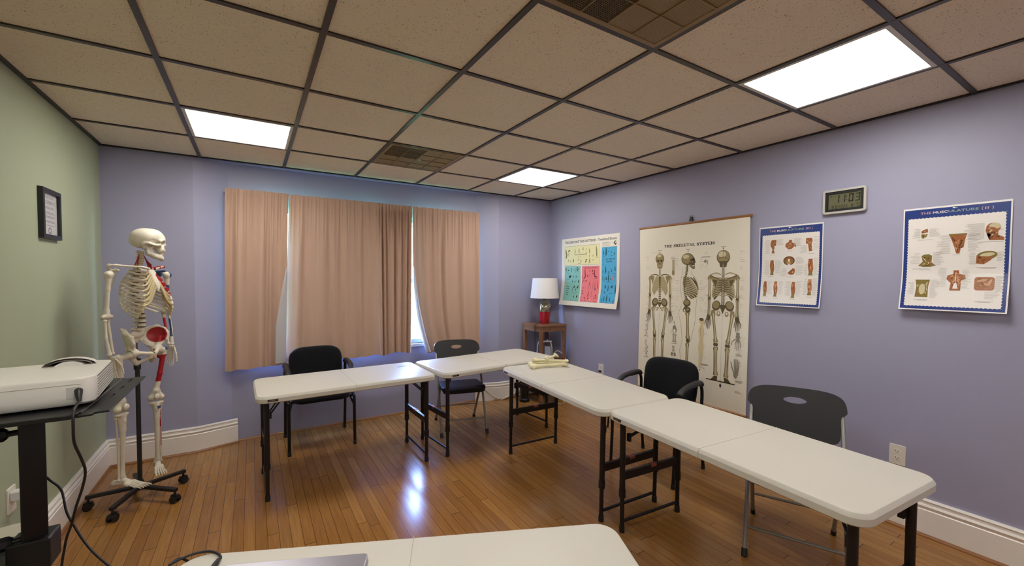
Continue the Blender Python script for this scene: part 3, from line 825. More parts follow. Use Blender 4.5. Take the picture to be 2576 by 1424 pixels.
M_CHART = Matrix(((0, 0, -1, 0), (-1, 0, 0, 0), (0, 1, 0, 0), (0, 0, 0, 1)))   # u -> -Y, v -> Z, out of the wall -> -X
def sheet(name, label, cat, y0, z0, w, h, depth, mats, art, group=None, rows=24, thick=.0006, arts='printed_artwork', gloss=None):
    """a sheet of paper at the wall; depth(v) is its distance from the wall"""
    t = thing(name, label, cat, (XR, y0, z0), 0, group)
    t.matrix_world = Matrix.Translation((XR, y0, z0)) @ M_CHART
    ys = [h*i/rows for i in range(rows + 1)]
    def dz(v):
        k = min(rows - 1, max(0, int(v/h*rows))); f = (v - ys[k])/(ys[k+1] - ys[k]); return depth(ys[k])*(1-f) + depth(ys[k+1])*f
    m = MB(); nx = 2
    m.grid(lambda u, v: (u*w, v*h, depth(v*h)), nx, rows); m.grid(lambda u, v: ((1-u)*w, v*h, depth(v*h) - thick), nx, rows)
    m.build('sheet', mats[0], t, 60)
    layers = {}
    bm = bmesh.new()
    for it, (P, fs, mi, ly) in enumerate(art.items):
        V = [bm.verts.new((x, y, ly*.00015 + it*1.5e-6)) for x, y in P]
        for f in fs:
            try: fc = bm.faces.new([V[i] for i in f]); fc.material_index = mi
            except ValueError: pass
    bmesh.ops.triangulate(bm, faces=[f for f in bm.faces if len(f.verts) > 4])
    for y in ys[1:-1]:
        bmesh.ops.bisect_plane(bm, geom=bm.verts[:] + bm.edges[:] + bm.faces[:], dist=1e-6, plane_co=(0, y, 0), plane_no=(0, 1, 0))
    for f in bm.faces:
        f.normal_update()
        if f.normal.z < 0: f.normal_flip()
    for v in bm.verts: v.co.z += dz(v.co.y) + .0001
    me = bpy.data.meshes.new(arts); bm.to_mesh(me); bm.free()
    o = bpy.data.objects.new(arts, me); COL.objects.link(o); o.parent = t
    for q in mats: me.materials.append(q)
    return t

def paper(name, c, rough=.3): return mat(name, c, rough, spec=.5)
INKS = lambda pre, cols, rough=.35: [mat('%s_%d' % (pre, i), c, rough) for i, c in enumerate(cols)]

# ---------------------------------------------------------------- large skeleton chart
def bone2(a, p, q, w, m_, m2, ends=1.7, ly=2):
    """a long bone between two points: dark outline, light core, knobbed ends"""
    p = Vector(p); q = Vector(q); d = q - p
    w *= 1.3; P = [p + d*k for k in (0, .06, .16, .5, .84, .94, 1)]; a.stroke([p, q], [w*ends*1.05, w*ends*1.05], 2, 1) if False else a.stroke(P, [w*ends*1.02, w*ends*1.22, w*1.32, w*1.1, w*1.32, w*ends*1.22, w*ends*1.02], 2, 1); W = [w*ends*.8, w*ends, w*1.05, w*.8, w*1.05, w*ends, w*ends*.8]
    a.stroke(P, W, m_, ly); a.stroke([p + d*k + Vector((w*.12, 0)) for k in (.03, .1, .5, .9, .97)], [w*.5, w*.5, w*.25, w*.5, w*.5], m2, ly + 1)
def fig_ribs(a, cx, zt, zb, hw, n, m_, m2, back=False):
    O = [(cx - hw*.55, zt + .004), (cx + hw*.55, zt + .004), (cx + hw*.95, zt - .05), (cx + hw*1.0, zb - .005), (cx + hw*.75, zb - .03), (cx + hw*.2, zb + .035), (cx - hw*.2, zb + .035), (cx - hw*.75, zb - .03), (cx - hw*1.0, zb - .005), (cx - hw*.95, zt - .05)]
    a.poly(O[:4] + [O[4], O[5], O[6], O[7], O[8], O[9]], 2 if back else 7, 1)
    for i in range(n):
        k = i/(n-1); z = zt + (zb - zt)*k; wv = hw*(.52 + .48*math.sin(min(1, k*1.25 + .12)*PI/2)) * (1 if k < .8 else 1 - (k-.8)*.8)
        for s in (-1, 1):
            dr = .030 if not back else -.012
            pts = [(cx + s*.010, z + (.006 if back else 0)), (cx + s*wv*.55, z + (.012 if not back else .010)), (cx + s*wv*.95, z - .004), (cx + s*wv, z - .022), (cx + s*wv*.9, z - .034)]
            a.curve(pts, [.0060, .0078, .0084, .0070, .004], m_, 2); a.curve([(x, y + .0008) for x, y in pts[:4]], [.0015, .0034, .0038, .0015], m2, 3)
def fig_spine(a, cx, zt, zb, w0, w1, n, m_, m2):
    for i in range(n):
        k = i/(n-1); z = zt + (zb - zt)*k; w = w0 + (w1 - w0)*k; hh = abs(zt - zb)/n
        a.poly([(cx - w/2, z - hh*.42), (cx + w/2, z - hh*.42), (cx + w*.42, z + hh*.38), (cx - w*.42, z + hh*.38)], m_, 4); a.rect(cx - w*.25, z - hh*.2, cx + w*.2, z + hh*.2, m2, 5)
def hand2(a, x, y, s, m_, flip=1, size=1.0):
    for i, (dx, l) in enumerate(((-.010, .030), (-.004, .044), (.002, .046), (.008, .040), (.014, .030))):
        a.stroke([(x + dx*flip*size*.5, y), (x + dx*flip*size, y - l*.5*size), (x + dx*flip*size*1.1, y - l*size)], [.0042*size, .003*size, .0022*size], m_, 3)
    a.ell(x, y + .004*size, .009*size, .010*size, m_, 3)
def chart_skeletal():
    a = Art(); rnd = random.Random(5); OL, DK, LT, GR, IK, FL = 1, 2, 3, 4, 5, 6
    # title, slab capitals drawn stroke by stroke
    a_title(a, .282, 1.7405 - Z0S, .491, .0235, IK)
    def lbl(x, y, n, side, l=.045):
        for i in range(n):
            yy = y - i*.0135; ll = l*rnd.uniform(.4, 1); a.rect(x if side > 0 else x - ll, yy, x + ll if side > 0 else x, yy + .0013, GR, 1)
    Y = lambda z: z - Z0S
    # --- front view
    cx = .232
    a.ell(cx, Y(1.640), .047, .050, DK, 2); a.ell(cx, Y(1.645), .042, .043, OL, 3); a.poly([(cx - .036, Y(1.62)), (cx + .036, Y(1.62)), (cx + .027, Y(1.556)), (cx + .012, Y(1.548)), (cx - .012, Y(1.548)), (cx - .027, Y(1.556))], OL, 3)
    a.ell(cx - .006, Y(1.668), .026, .016, LT, 4)
    for s in (-1, 1): a.ell(cx + s*.018, Y(1.622), .011, .0095, IK, 4)
    a.poly([(cx - .005, Y(1.592)), (cx + .005, Y(1.592)), (cx, Y(1.61))], IK, 4); a.rect(cx - .018, Y(1.571), cx + .018, Y(1.578), LT, 4); a.rect(cx - .018, Y(1.574), cx + .018, Y(1.5752), IK, 5)
    fig_spine(a, cx, Y(1.54), Y(1.49), .016, .02, 6, DK, OL)
    for s in (-1, 1):
        a.curve([(cx + s*.01, Y(1.485)), (cx + s*.05, Y(1.495)), (cx + s*.105, Y(1.487))], .008, DK, 4); a.poly([(cx + s*.06, Y(1.478)), (cx + s*.105, Y(1.482)), (cx + s*.085, Y(1.40))], OL, 1)
        a.ell(cx + s*.112, Y(1.468), .013, .013, OL, 3)
        bone2(a, (cx + s*.112, Y(1.465)), (cx + s*.112, Y(1.305)), .0115, OL, LT); a.ell(cx + s*.112, Y(1.298), .012, .010, DK, 4)
        bone2(a, (cx + s*.108, Y(1.292)), (cx + s*.106, Y(1.15)), .006, OL, LT); bone2(a, (cx + s*.118, Y(1.292)), (cx + s*.121, Y(1.15)), .006, DK, LT)
        hand2(a, cx + s*.116, Y(1.135), 1, DK, s, 1.9)
        a.ell(cx + s*.052, Y(1.235), .034, .040, DK, 3, rot=s*25); a.ell(cx + s*.050, Y(1.240), .024, .028, OL, 4, rot=s*25)
        a.curve([(cx + s*.055, Y(1.20)), (cx + s*.03, Y(1.178)), (cx + s*.006, Y(1.186))], .012, OL, 5); a.ell(cx + s*.030, Y(1.172), .013, .015, OL, 4); a.ell(cx + s*.030, Y(1.174), .007, .009, 0, 5)
        a.ell(cx + s*.068, Y(1.19), .012, .011, OL, 4); bone2(a, (cx + s*.075, Y(1.185)), (cx + s*.046, Y(.93)), .014, OL, LT)
        a.ell(cx + s*.046, Y(.918), .017, .018, DK, 4); bone2(a, (cx + s*.044, Y(.90)), (cx + s*.040, Y(.655)), .013, OL, LT); bone2(a, (cx + s*.055, Y(.90)), (cx + s*.052, Y(.66)), .006, DK, LT, ly=1)
        a.poly([(cx + s*.03, Y(.65)), (cx + s*.055, Y(.65)), (cx + s*.075, Y(.615)), (cx + s*.03, Y(.615))], DK, 3)
    fig_ribs(a, cx, Y(1.468), Y(1.335), .082, 10, OL, LT); a.poly([(cx - .009, Y(1.478)), (cx + .009, Y(1.478)), (cx + .006, Y(1.385)), (cx - .006, Y(1.385))], DK, 4); fig_spine(a, cx, Y(1.37), Y(1.215), .022, .030, 9, DK, OL)
    a.poly([(cx - .026, Y(1.235)), (cx + .026, Y(1.235)), (cx, Y(1.185))], DK, 4); a.rect(cx - .0006, Y(.63), cx + .0006, Y(1.17), GR, 1)
    a.stroke([(cx, Y(1.705)), (cx, Y(1.69))], .002, IK, 1); a.poly([(cx - .006, Y(1.702)), (cx + .006, Y(1.702)), (cx, Y(1.692))], IK, 1); a.rect(cx - .018, Y(1.717), cx + .022, Y(1.720), IK, 1); a.rect(cx - .11, Y(1.699), cx - .018, Y(1.7005), GR, 1)
    a.rect(cx - .11, Y(.606), cx + .11, Y(.612), IK, 2); a.poly([(cx - .006, Y(.59)), (cx + .006, Y(.59)), (cx, Y(.565))], IK, 2)
    for z in (1.66, 1.57, 1.46, 1.38, 1.30, 1.23, 1.17, 1.08, .99): lbl(cx + .125, Y(z), 3, 1); lbl(cx - .125, Y(z), 3, -1, .035)
    # --- side view
    cx = .528
    a.ell(.522, Y(1.628), .062, .052, DK, 2); a.ell(.518, Y(1.632), .055, .045, OL, 3); a.ell(.508, Y(1.648), .030, .018, LT, 4); a.curve([(.50, Y(1.62)), (.525, Y(1.645)), (.55, Y(1.63)), (.552, Y(1.60))], .002, IK, 5)
    a.poly([(.556, Y(1.632)), (.588, Y(1.640)), (.600, Y(1.598)), (.590, Y(1.588)), (.594, Y(1.545)), (.575, Y(1.540)), (.540, Y(1.566)), (.536, Y(1.60))], DK, 3); a.ell(.578, Y(1.620), .011, .009, IK, 4); a.stroke([(.536, Y(1.603)), (.575, Y(1.603))], .006, OL, 5); a.poly([(.540, Y(1.57)), (.590, Y(1.546)), (.592, Y(1.556)), (.552, Y(1.58))], OL, 5); a.rect(.57, Y(1.566), .594, Y(1.574), LT, 5)
    sp = [(.522, 1.575), (.518, 1.53), (.506, 1.48), (.494, 1.42), (.494, 1.36), (.508, 1.30), (.520, 1.26), (.514, 1.22), (.498, 1.19)]
    q = smooth_path([(x, Y(z), 0) for x, z in sp], 4)
    for i, p in enumerate(q): a.ell(p.x, p.y, .009 + .006*i/len(q), .0052, DK, 4); a.stroke([(p.x, p.y), (p.x - .022, p.y - .010)], [.005, .003], OL, 3)
    a.poly([(.480, Y(1.475)), (.512, Y(1.48)), (.518, Y(1.40)), (.490, Y(1.365)), (.474, Y(1.42))], OL, 2)
    a.poly([(.505, Y(1.47)), (.56, Y(1.468)), (.605, Y(1.43)), (.628, Y(1.37)), (.61, Y(1.30)), (.56, Y(1.28)), (.51, Y(1.32))], DK, 3)
    for i in range(11):
        k = i/10; z = 1.465 - k*.155; f = .070 + .055*math.sin(min(1, k*1.5)*PI/2) - .05*max(0, k - .72)/.28
        a.curve([(.506, Y(z)), (.53, Y(z + .006)), (.506 + f*.8, Y(z - .016)), (.506 + f, Y(z - .034))], [.006, .0076, .0082, .005], LT, 4); a.curve([(.51, Y(z + .001)), (.53, Y(z + .007)), (.506 + f*.75, Y(z - .013))], .0016, DK, 5)
    a.curve([(.578, Y(1.47)), (.605, Y(1.43)), (.618, Y(1.39))], .008, DK, 5)
    a.ell(.518, Y(1.245), .036, .034, DK, 4); a.ell(.516, Y(1.250), .026, .022, OL, 5); a.ell(.530, Y(1.185), .026, .026, DK, 4); a.ell(.528, Y(1.188), .012, .012, OL, 6); a.ell(.495, Y(1.18), .016, .020, OL, 3); a.ell(.497, Y(1.178), .007, .011, 0, 6)
    bone2(a, (.525, Y(1.165)), (.537, Y(.93)), .017, OL, LT, 1.6); a.ell(.540, Y(.915), .020, .019, DK, 4); a.ell(.556, Y(.922), .008, .011, OL, 5); bone2(a, (.535, Y(.895)), (.532, Y(.655)), .016, OL, LT, 1.5)
    a.poly([(.505, Y(.645)), (.545, Y(.652)), (.635, Y(.622)), (.635, Y(.614)), (.500, Y(.614))], DK, 4); a.rect(.50, Y(.606), .645, Y(.612), IK, 4)
    for P in ([(.47, 1.55), (.468, 1.50), (.455, 1.44), (.452, 1.36), (.470, 1.27), (.462, 1.21), (.440, 1.15), (.462, 1.06), (.475, .98), (.480, .90), (.462, .82), (.480, .70), (.49, .63)], [(.565, 1.535), (.562, 1.50), (.60, 1.46), (.626, 1.38), (.612, 1.28), (.606, 1.20), (.600, 1.08), (.58, .98), (.567, .92)]):
        a.curve([(x, Y(z)) for x, z in P], .0022, GR, 1)
    a.stroke([(.527, Y(1.715)), (.527, Y(1.685))], .0018, IK, 1); a.poly([(.521, Y(1.70)), (.533, Y(1.70)), (.527, Y(1.688))], IK, 1); a.rect(.508, Y(1.711), .546, Y(1.714), IK, 1)
    for z in (1.63, 1.58, 1.44, 1.38, 1.30, 1.21, 1.12, 1.0, .9): lbl(.64, Y(z), 3, 1); lbl(.43, Y(z), 3, -1, .03)
    # --- back view
    cx = .845
    a.ell(cx, Y(1.632), .056, .058, DK, 2); a.ell(cx, Y(1.638), .051, .050, OL, 3); a.ell(cx - .008, Y(1.655), .032, .024, LT, 4); a.poly([(cx - .036, Y(1.60)), (cx + .036, Y(1.60)), (cx + .026, Y(1.552)), (cx - .026, Y(1.552))], DK, 3); a.curve([(cx - .04, Y(1.62)), (cx, Y(1.634)), (cx + .04, Y(1.62))], .004, DK, 5); a.rect(cx - .001, Y(1.63), cx + .001, Y(1.69), IK, 5)
    fig_spine(a, cx, Y(1.575), Y(1.49), .020, .024, 9, DK, LT); fig_ribs(a, cx, Y(1.455), Y(1.315), .092, 11, OL, LT, True); fig_spine(a, cx, Y(1.48), Y(1.235), .022, .032, 19, DK, LT)
    for s in (-1, 1):
        a.poly([(cx + s*.030, Y(1.465)), (cx + s*.105, Y(1.478)), (cx + s*.098, Y(1.44)), (cx + s*.060, Y(1.375))], OL, 5); a.stroke([(cx + s*.03, Y(1.452)), (cx + s*.112, Y(1.484))], [.004, .010], DK, 6); a.poly([(cx + s*.05, Y(1.445)), (cx + s*.09, Y(1.45)), (cx + s*.064, Y(1.39))], DK, 6)
        a.curve([(cx + s*.02, Y(1.492)), (cx + s*.06, Y(1.505)), (cx + s*.115, Y(1.487))], .007, OL, 4); a.ell(cx + s*.117, Y(1.472), .014, .014, OL, 5); bone2(a, (cx + s*.118, Y(1.47)), (cx + s*.118, Y(1.305)), .012, OL, LT); a.ell(cx + s*.118, Y(1.296), .013, .011, DK, 4)
        bone2(a, (cx + s*.113, Y(1.29)), (cx + s*.112, Y(1.148)), .007, OL, LT); bone2(a, (cx + s*.124, Y(1.29)), (cx + s*.126, Y(1.148)), .006, DK, LT); hand2(a, cx + s*.120, Y(1.13), 1, DK, s, 2.0)
        a.ell(cx + s*.056, Y(1.238), .036, .042, DK, 3, rot=s*20); a.ell(cx + s*.057, Y(1.244), .028, .031, OL, 4, rot=s*20); a.ell(cx + s*.034, Y(1.172), .016, .021, OL, 5); a.ell(cx + s*.034, Y(1.176), .008, .011, 0, 6)
        a.ell(cx + s*.074, Y(1.192), .012, .012, OL, 5); a.ell(cx + s*.086, Y(1.186), .012, .015, OL, 5); bone2(a, (cx + s*.082, Y(1.18)), (cx + s*.050, Y(.935)), .0145, OL, LT); a.ell(cx + s*.041, Y(.918), .012, .015, DK, 4); a.ell(cx + s*.058, Y(.918), .012, .015, DK, 4)
        bone2(a, (cx + s*.047, Y(.90)), (cx + s*.042, Y(.665)), .014, OL, LT); bone2(a, (cx + s*.060, Y(.895)), (cx + s*.055, Y(.665)), .007, DK, LT, ly=1); a.poly([(cx + s*.028, Y(.66)), (cx + s*.056, Y(.66)), (cx + s*.085, Y(.625)), (cx + s*.03, Y(.625))], DK, 3)
    a.poly([(cx - .03, Y(1.245)), (cx + .03, Y(1.245)), (cx, Y(1.17))], DK, 5); a.rect(cx - .0006, Y(.6), cx + .0006, Y(1.165), GR, 1)
    a.rect(cx - .125, Y(.619), cx + .118, Y(.626), IK, 4); a.stroke([(cx, Y(.61)), (cx, Y(.60))], .003, IK, 2); a.poly([(cx - .010, Y(.592)), (cx, Y(.607)), (cx + .010, Y(.592)), (cx, Y(.566))], IK, 2)
    a.stroke([(cx, Y(1.715)), (cx, Y(1.692))], .0018, IK, 1); a.poly([(cx - .006, Y(1.708)), (cx + .006, Y(1.708)), (cx, Y(1.695))], IK, 1); a.rect(cx - .02, Y(1.716), cx + .026, Y(1.719), GR, 1)
    for z in (1.68, 1.62, 1.56, 1.47, 1.40, 1.33, 1.26, 1.19, 1.1, 1.0, .9, .8, .7): lbl(cx + .135, Y(z), 3, 1, .04); lbl(cx - .135, Y(z), 2, -1, .03)
    # --- details between the figures
    a.poly([(.368, Y(1.628)), (.388, Y(1.628)), (.388, Y(1.53)), (.392, Y(1.50)), (.384, Y(1.488)), (.370, Y(1.488)), (.362, Y(1.505)), (.368, Y(1.54))], OL, 2); a.rect(.373, Y(1.53), .381, Y(1.625), LT, 3); a.rect(.350, Y(1.638), .410, Y(1.641), GR, 1); lbl(.396, Y(1.62), 4, 1, .02)
    a.rect(.655, Y(1.636), .735, Y(1.639), GR, 1); a.rect(.655, Y(1.642), .735, Y(1.645), GR, 1); a.curve([(.675, Y(1.60)), (.69, Y(1.615)), (.71, Y(1.602)), (.705, Y(1.575))], .004, DK, 2); a.ell(.690, Y(1.60), .010, .010, GR, 1)
    a.curve([(.392, Y(1.075)), (.402, Y(1.045)), (.41, Y(1.02))], .006, GR, 2); a.poly([(.384, Y(1.03)), (.41, Y(1.038)), (.425, Y(1.0)), (.415, Y(.965)), (.39, Y(.96)), (.382, Y(.99))], GR, 2); a.ell(.402, Y(.985), .012, .02, 0, 3); bone2(a, (.392, Y(.955)), (.393, Y(.885)), .008, GR, LT); bone2(a, (.414, Y(.955)), (.412, Y(.885)), .008, GR, LT); a.rect(.375, Y(.870), .43, Y(.875), GR, 1)
    bone2(a, (.396, Y(.85)), (.397, Y(.80)), .010, GR, LT); a.ell(.384, Y(.775), .013, .018, GR, 2); a.ell(.410, Y(.775), .013, .018, GR, 2); a.ell(.397, Y(.77), .006, .010, 0, 3)
    for (x, z) in ((.093, 1.0), (.100, .80)):
        for k in range(9): a.curve([(x - .028 + rnd.uniform(0, .05), Y(z + .07 - k*.017)), (x + rnd.uniform(-.02, .02), Y(z + .06 - k*.017)), (x + rnd.uniform(-.02, .03), Y(z + .05 - k*.017))], .0045, GR, 2)
        a.rect(x - .03, Y(z - .10), x + .02, Y(z - .094), GR, 1)
    # flesh figure
    a.ell(.668, Y(1.095), .022, .026, FL, 2); a.ell(.662, Y(1.112), .020, .014, DK, 3); a.poly([(.655, Y(1.07)), (.675, Y(1.07)), (.688, Y(1.02)), (.680, Y(.93)), (.690, Y(.88)), (.682, Y(.80)), (.668, Y(.72)), (.69, Y(.712)), (.648, Y(.712)), (.650, Y(.80)), (.640, Y(.87)), (.648, Y(.94)), (.636, Y(1.02))], FL, 2)
    a.curve([(.655, Y(1.04)), (.662, Y(.97)), (.668, Y(.90))], .003, OL, 3); a.rect(.63, Y(.703), .70, Y(.7055), GR, 1); a.poly([(.651, Y(.69)), (.663, Y(.69)), (.657, Y(.672))], IK, 1); a.rect(.672, Y(.735), .735, Y(.739), GR, 1); a.rect(.672, Y(.728), .73, Y(.732), GR, 1)
    # hand and foot
    for i, dx in enumerate((-.045, -.018, -.004, .010, .022)):
        l = (.055, .085, .09, .085, .07)[i]; a.stroke([(.976 + dx*.35, Y(.985)), (.976 + dx, Y(.985 - l*.5)), (.976 + dx*1.05, Y(.985 - l))], [.009, .006, .005], GR, 2)
        a.stroke([(.974 + dx*.3, Y(.70)), (.972 + dx*.8, Y(.76)), (.972 + dx, Y(.76 + l*.75))], [.012, .009, .006], GR, 2)
    a.ell(.977, Y(1.0), .018, .016, GR, 2); a.rect(.962, Y(1.012), .990, Y(1.035), GR, 2); a.ell(.966, Y(.70), .016, .028, GR, 2); lbl(1.005, Y(1.0), 6, 1, .03)
    for z in (.865, .858, .85, .655, .648, .64, .57, .56): a.rect(.965, Y(z), .965 + rnd.uniform(.03, .06), Y(z + .003), GR, 1)
    return a
def a_title(a, x, y, width, cap, mi):
    """THE SKELETAL SYSTEM in heavy slab capitals"""
    s = 'THE SKELETAL SYSTEM'; adv = {' ': .55, 'M': 1.25, 'L': .92, 'E': .95, 'S': .86}; tot = sum(adv.get(c, 1.0) for c in s); u = width/tot; th = u*.24; tn = u*.13; sl = u*.10
    def bar(x0, y0, x1, y1): a.rect(x0, y0, x1, y1, mi, 2)
    for c in s:
        w = adv.get(c, 1.0)*u; x0 = x + u*.04; x1 = x + w - u*.04; xm = (x0 + x1)/2; y0, y1 = y, y + cap; ym = (y0 + y1)/2
        stem = lambda xc: (bar(xc - th/2, y0, xc + th/2, y1), bar(xc - th/2 - sl, y0, xc + th/2 + sl, y0 + tn), bar(xc - th/2 - sl, y1 - tn, xc + th/2 + sl, y1))
        if c == 'T': bar(xm - th/2, y0, xm + th/2, y1); bar(xm - th/2 - sl, y0, xm + th/2 + sl, y0 + tn); bar(x0, y1 - tn, x1, y1); bar(x0, y1 - cap*.34, x0 + tn, y1); bar(x1 - tn, y1 - cap*.34, x1, y1)
        elif c == 'H': stem(x0 + th/2 + sl); stem(x1 - th/2 - sl); bar(x0 + sl, ym - tn/2, x1 - sl, ym + tn/2)
        elif c == 'E': stem(x0 + th/2 + sl); bar(x0, y0, x1, y0 + tn); bar(x0, y1 - tn, x1, y1); bar(x0 + sl, ym - tn/2, xm + u*.16, ym + tn/2); bar(x1 - tn, y0, x1, y0 + cap*.32); bar(x1 - tn, y1 - cap*.30, x1, y1); bar(xm + u*.08, ym - cap*.13, xm + u*.17, ym + cap*.13)
        elif c == 'L': stem(x0 + th/2 + sl); bar(x0, y0, x1, y0 + tn); bar(x1 - tn, y0, x1, y0 + cap*.36)
        elif c == 'K': stem(x0 + th/2 + sl); a.poly([(x0 + th, ym - cap*.1), (x0 + th + tn*1.3, ym - cap*.02), (x1 - sl, y1), (x1 - sl - tn*1.6, y1)], mi, 2); a.poly([(xm - tn, ym + cap*.05), (xm + th*.7, ym + cap*.22), (x1, y0), (x1 - th*1.2, y0)], mi, 2); bar(x1 - th*1.5, y0, x1 + sl*.4, y0 + tn); bar(x1 - th*1.6, y1 - tn, x1, y1)
        elif c == 'A': a.poly([(xm - tn*.4, y1), (xm + th*.5, y1), (x1 - sl, y0), (x1 - sl - th, y0)], mi, 2); a.poly([(xm - tn*.6, y1), (xm + tn*.5, y1), (x0 + sl + tn, y0), (x0 + sl, y0)], mi, 2); bar(x0 + u*.2, y0 + cap*.27, x1 - u*.2, y0 + cap*.27 + tn*.8); bar(x0, y0, x0 + u*.30, y0 + tn); bar(x1 - u*.38, y0, x1, y0 + tn)
        elif c == 'S': a.stroke([(x1 - u*.12, y1 - cap*.27), (x1 - u*.2, y1 - cap*.10), (xm, y1 - cap*.07), (x0 + u*.14, y1 - cap*.2), (x0 + u*.16, ym + cap*.10), (xm, ym), (x1 - u*.16, ym - cap*.12), (x1 - u*.14, y0 + cap*.22), (xm, y0 + cap*.07), (x0 + u*.2, y0 + cap*.10), (x0 + u*.10, y0 + cap*.28)], [tn, tn, tn*1.1, th, th, th*1.15, th, th, tn*1.1, tn, tn], mi, 2); bar(x1 - tn*1.1, y1 - cap*.34, x1 - tn*.1, y1); bar(x0 + tn*.1, y0, x0 + tn*1.1, y0 + cap*.34)
        elif c == 'Y': bar(xm - th/2, y0, xm + th/2, ym); bar(xm - th/2 - sl, y0, xm + th/2 + sl, y0 + tn); a.poly([(x0 + tn*.6, y1), (x0 + tn*.6 + th, y1), (xm + th/2, ym - cap*.05), (xm - th/2, ym - cap*.05)], mi, 2); a.poly([(x1 - tn*1.6, y1), (x1 - tn*.6, y1), (xm + th/2, ym - cap*.02), (xm, ym - cap*.02)], mi, 2); bar(x0, y1 - tn, x0 + u*.42, y1); bar(x1 - u*.32, y1 - tn, x1, y1)
        elif c == 'M': stem(x0 + tn/2 + sl); stem(x1 - th/2 - sl); a.poly([(x0 + sl, y1), (x0 + sl + th, y1), (xm + tn*.4, y0 + cap*.05), (xm - tn*.4, y0 + cap*.05)], mi, 2); a.poly([(x1 - sl - th*.8, y1), (x1 - sl, y1), (xm + tn*.3, y0 + cap*.05), (xm - tn*.3, y0 + cap*.05)], mi, 2)
        x += w
Z0S = .400
SKI = [paper('cream_chart_paper', '#efe9da', .34)] + INKS('skeleton_chart_ink', ['#9a8a60', '#5d5233', '#d6cba8', '#8d877a', '#262523', '#d8c8a0', '#b5a981'], .4)
def dep_s(v): return .016 + .006*math.sin(v*5.2) + .010*max(0, 1 - v/.25)
tch = sheet('wall_chart', 'large cream wall chart titled THE SKELETAL SYSTEM hanging between two wooden slats', 'chart', 2.806, Z0S, 1.055, 1.535, dep_s, SKI, chart_skeletal(), rows=30)
M_SLAT = mat('varnished_wood_slat', '#9a6a3a', .35, noise=.15, nscale=20)
for z, dd in ((1.540, .016), (-.004, .03)):
    MB().tube([(-.006, z, dd), (1.064, z, dd)], .012, 12, flat=.9).build('wooden_slat', M_SLAT, tch, 40)
hk = thing('picture_hook', 'black adhesive hook with metal top holding the large skeleton chart', 'hook', (XR, 2.263, 1.962))
hk.matrix_world = Matrix.Translation((XR, 2.263, 1.962)) @ M_CHART
MB().prism([(-.018, -.004), (.018, -.004), (.009, .032), (-.009, .032)], .0, .012).build('hook_body', M_BLACK, hk, 0)
MB().tube([(-.008, .030, .012), (-.006, .046, .014), (.006, .046, .014), (.008, .030, .012)], .004, 8).build('metal_loop', mat('bright_steel', '#c8c8c8', .2, metal=1), hk, 40)

# ---------------------------------------------------------------- muscle charts
MUC = INKS('muscle_chart_ink', ['#e4dfdc', '#293f85', '#a0623c', '#6b3d22', '#c9926b', '#a6a19d', '#cfc3a0', '#83743f', '#ece8e6', '#c9a2a6', '#9ab09a'], .22)
def scallop(a, w, h, z0, x0, x1, y0, y1, mi, p=.0155, am=.0035):
    a.rect(x0, y0, x1, y1, mi, 2)
    for (p0, p1) in (((x0, y0), (x1, y0)), ((x1, y0), (x1, y1)), ((x1, y1), (x0, y1)), ((x0, y1), (x0, y0))):
        n = max(4, round(math.hypot(p1[0]-p0[0], p1[1]-p0[1])/p))
        for i in range(n):
            t = (i + .5)/n; hz = abs(p1[0] - p0[0]) > abs(p1[1] - p0[1])
            a.ell(p0[0] + (p1[0]-p0[0])*t, p0[1] + (p1[1]-p0[1])*t, p*.46 if hz else am, am if hz else p*.46, 1, 3, n=12)
def blob(a, P, mi, rnd, sub=(3, 4, 2), n=6, ly=4):
    """a muscle drawing: outline and shorter streaks in other tones along it"""
    a.poly(P, mi, ly); xs = [p[0] for p in P]; ys = [p[1] for p in P]; x0, x1, y0, y1 = min(xs), max(xs), min(ys), max(ys)
    c = Vector((sum(xs)/len(xs), sum(ys)/len(ys)))
    for i in range(int(n*1.8)):
        p = Vector(P[rnd.randrange(len(P))]); q = Vector(P[rnd.randrange(len(P))]); p = c + (p - c)*rnd.uniform(.2, .8); q = p + (q - p)*rnd.uniform(.15, .5)
        w = min(x1 - x0, y1 - y0)*rnd.uniform(.035, .11); a.stroke([p, (p + q)/2 + Vector((w*.3, 0)), q], [w*.3, w, w*.3], rnd.choice(sub), ly + 1 + i % 3)
def limb(a, x, y0, y1, w, mi, rnd, foot=0, tone=(3, 4, 2), taper=.5, n=9):
    h = y1 - y0; L_ = []; R_ = []
    for i in range(13):
        k = i/12; ww = w*(taper + (1 - taper)*math.sin(min(1, k*1.35)*PI*.62 + .25)) if True else w
        L_.append((x - ww*.5 + .002*math.sin(k*7), y0 + h*k)); R_.append((x + ww*.5 + .002*math.sin(k*5), y0 + h*k))
    a.poly(L_ + R_[::-1], mi, 4)
    for i in range(n):
        xx = x + rnd.uniform(-.32, .32)*w; b = y0 + h*rnd.uniform(.1, .6); e = b + h*rnd.uniform(.2, .4); a.curve([(xx, b), (xx + rnd.uniform(-.1, .1)*w, (b + e)/2), (xx + rnd.uniform(-.12, .12)*w, min(e, y1))], [w*.03, w*.16, w*.03], rnd.choice(tone), 5 + i % 3, 3)
    if foot: a.poly([(x - w*.45, y0 - .008), (x + w*.5, y0 - .008), (x + w*.35, y0 + h*.14), (x - w*.25, y0 + h*.14)], 7, 5)
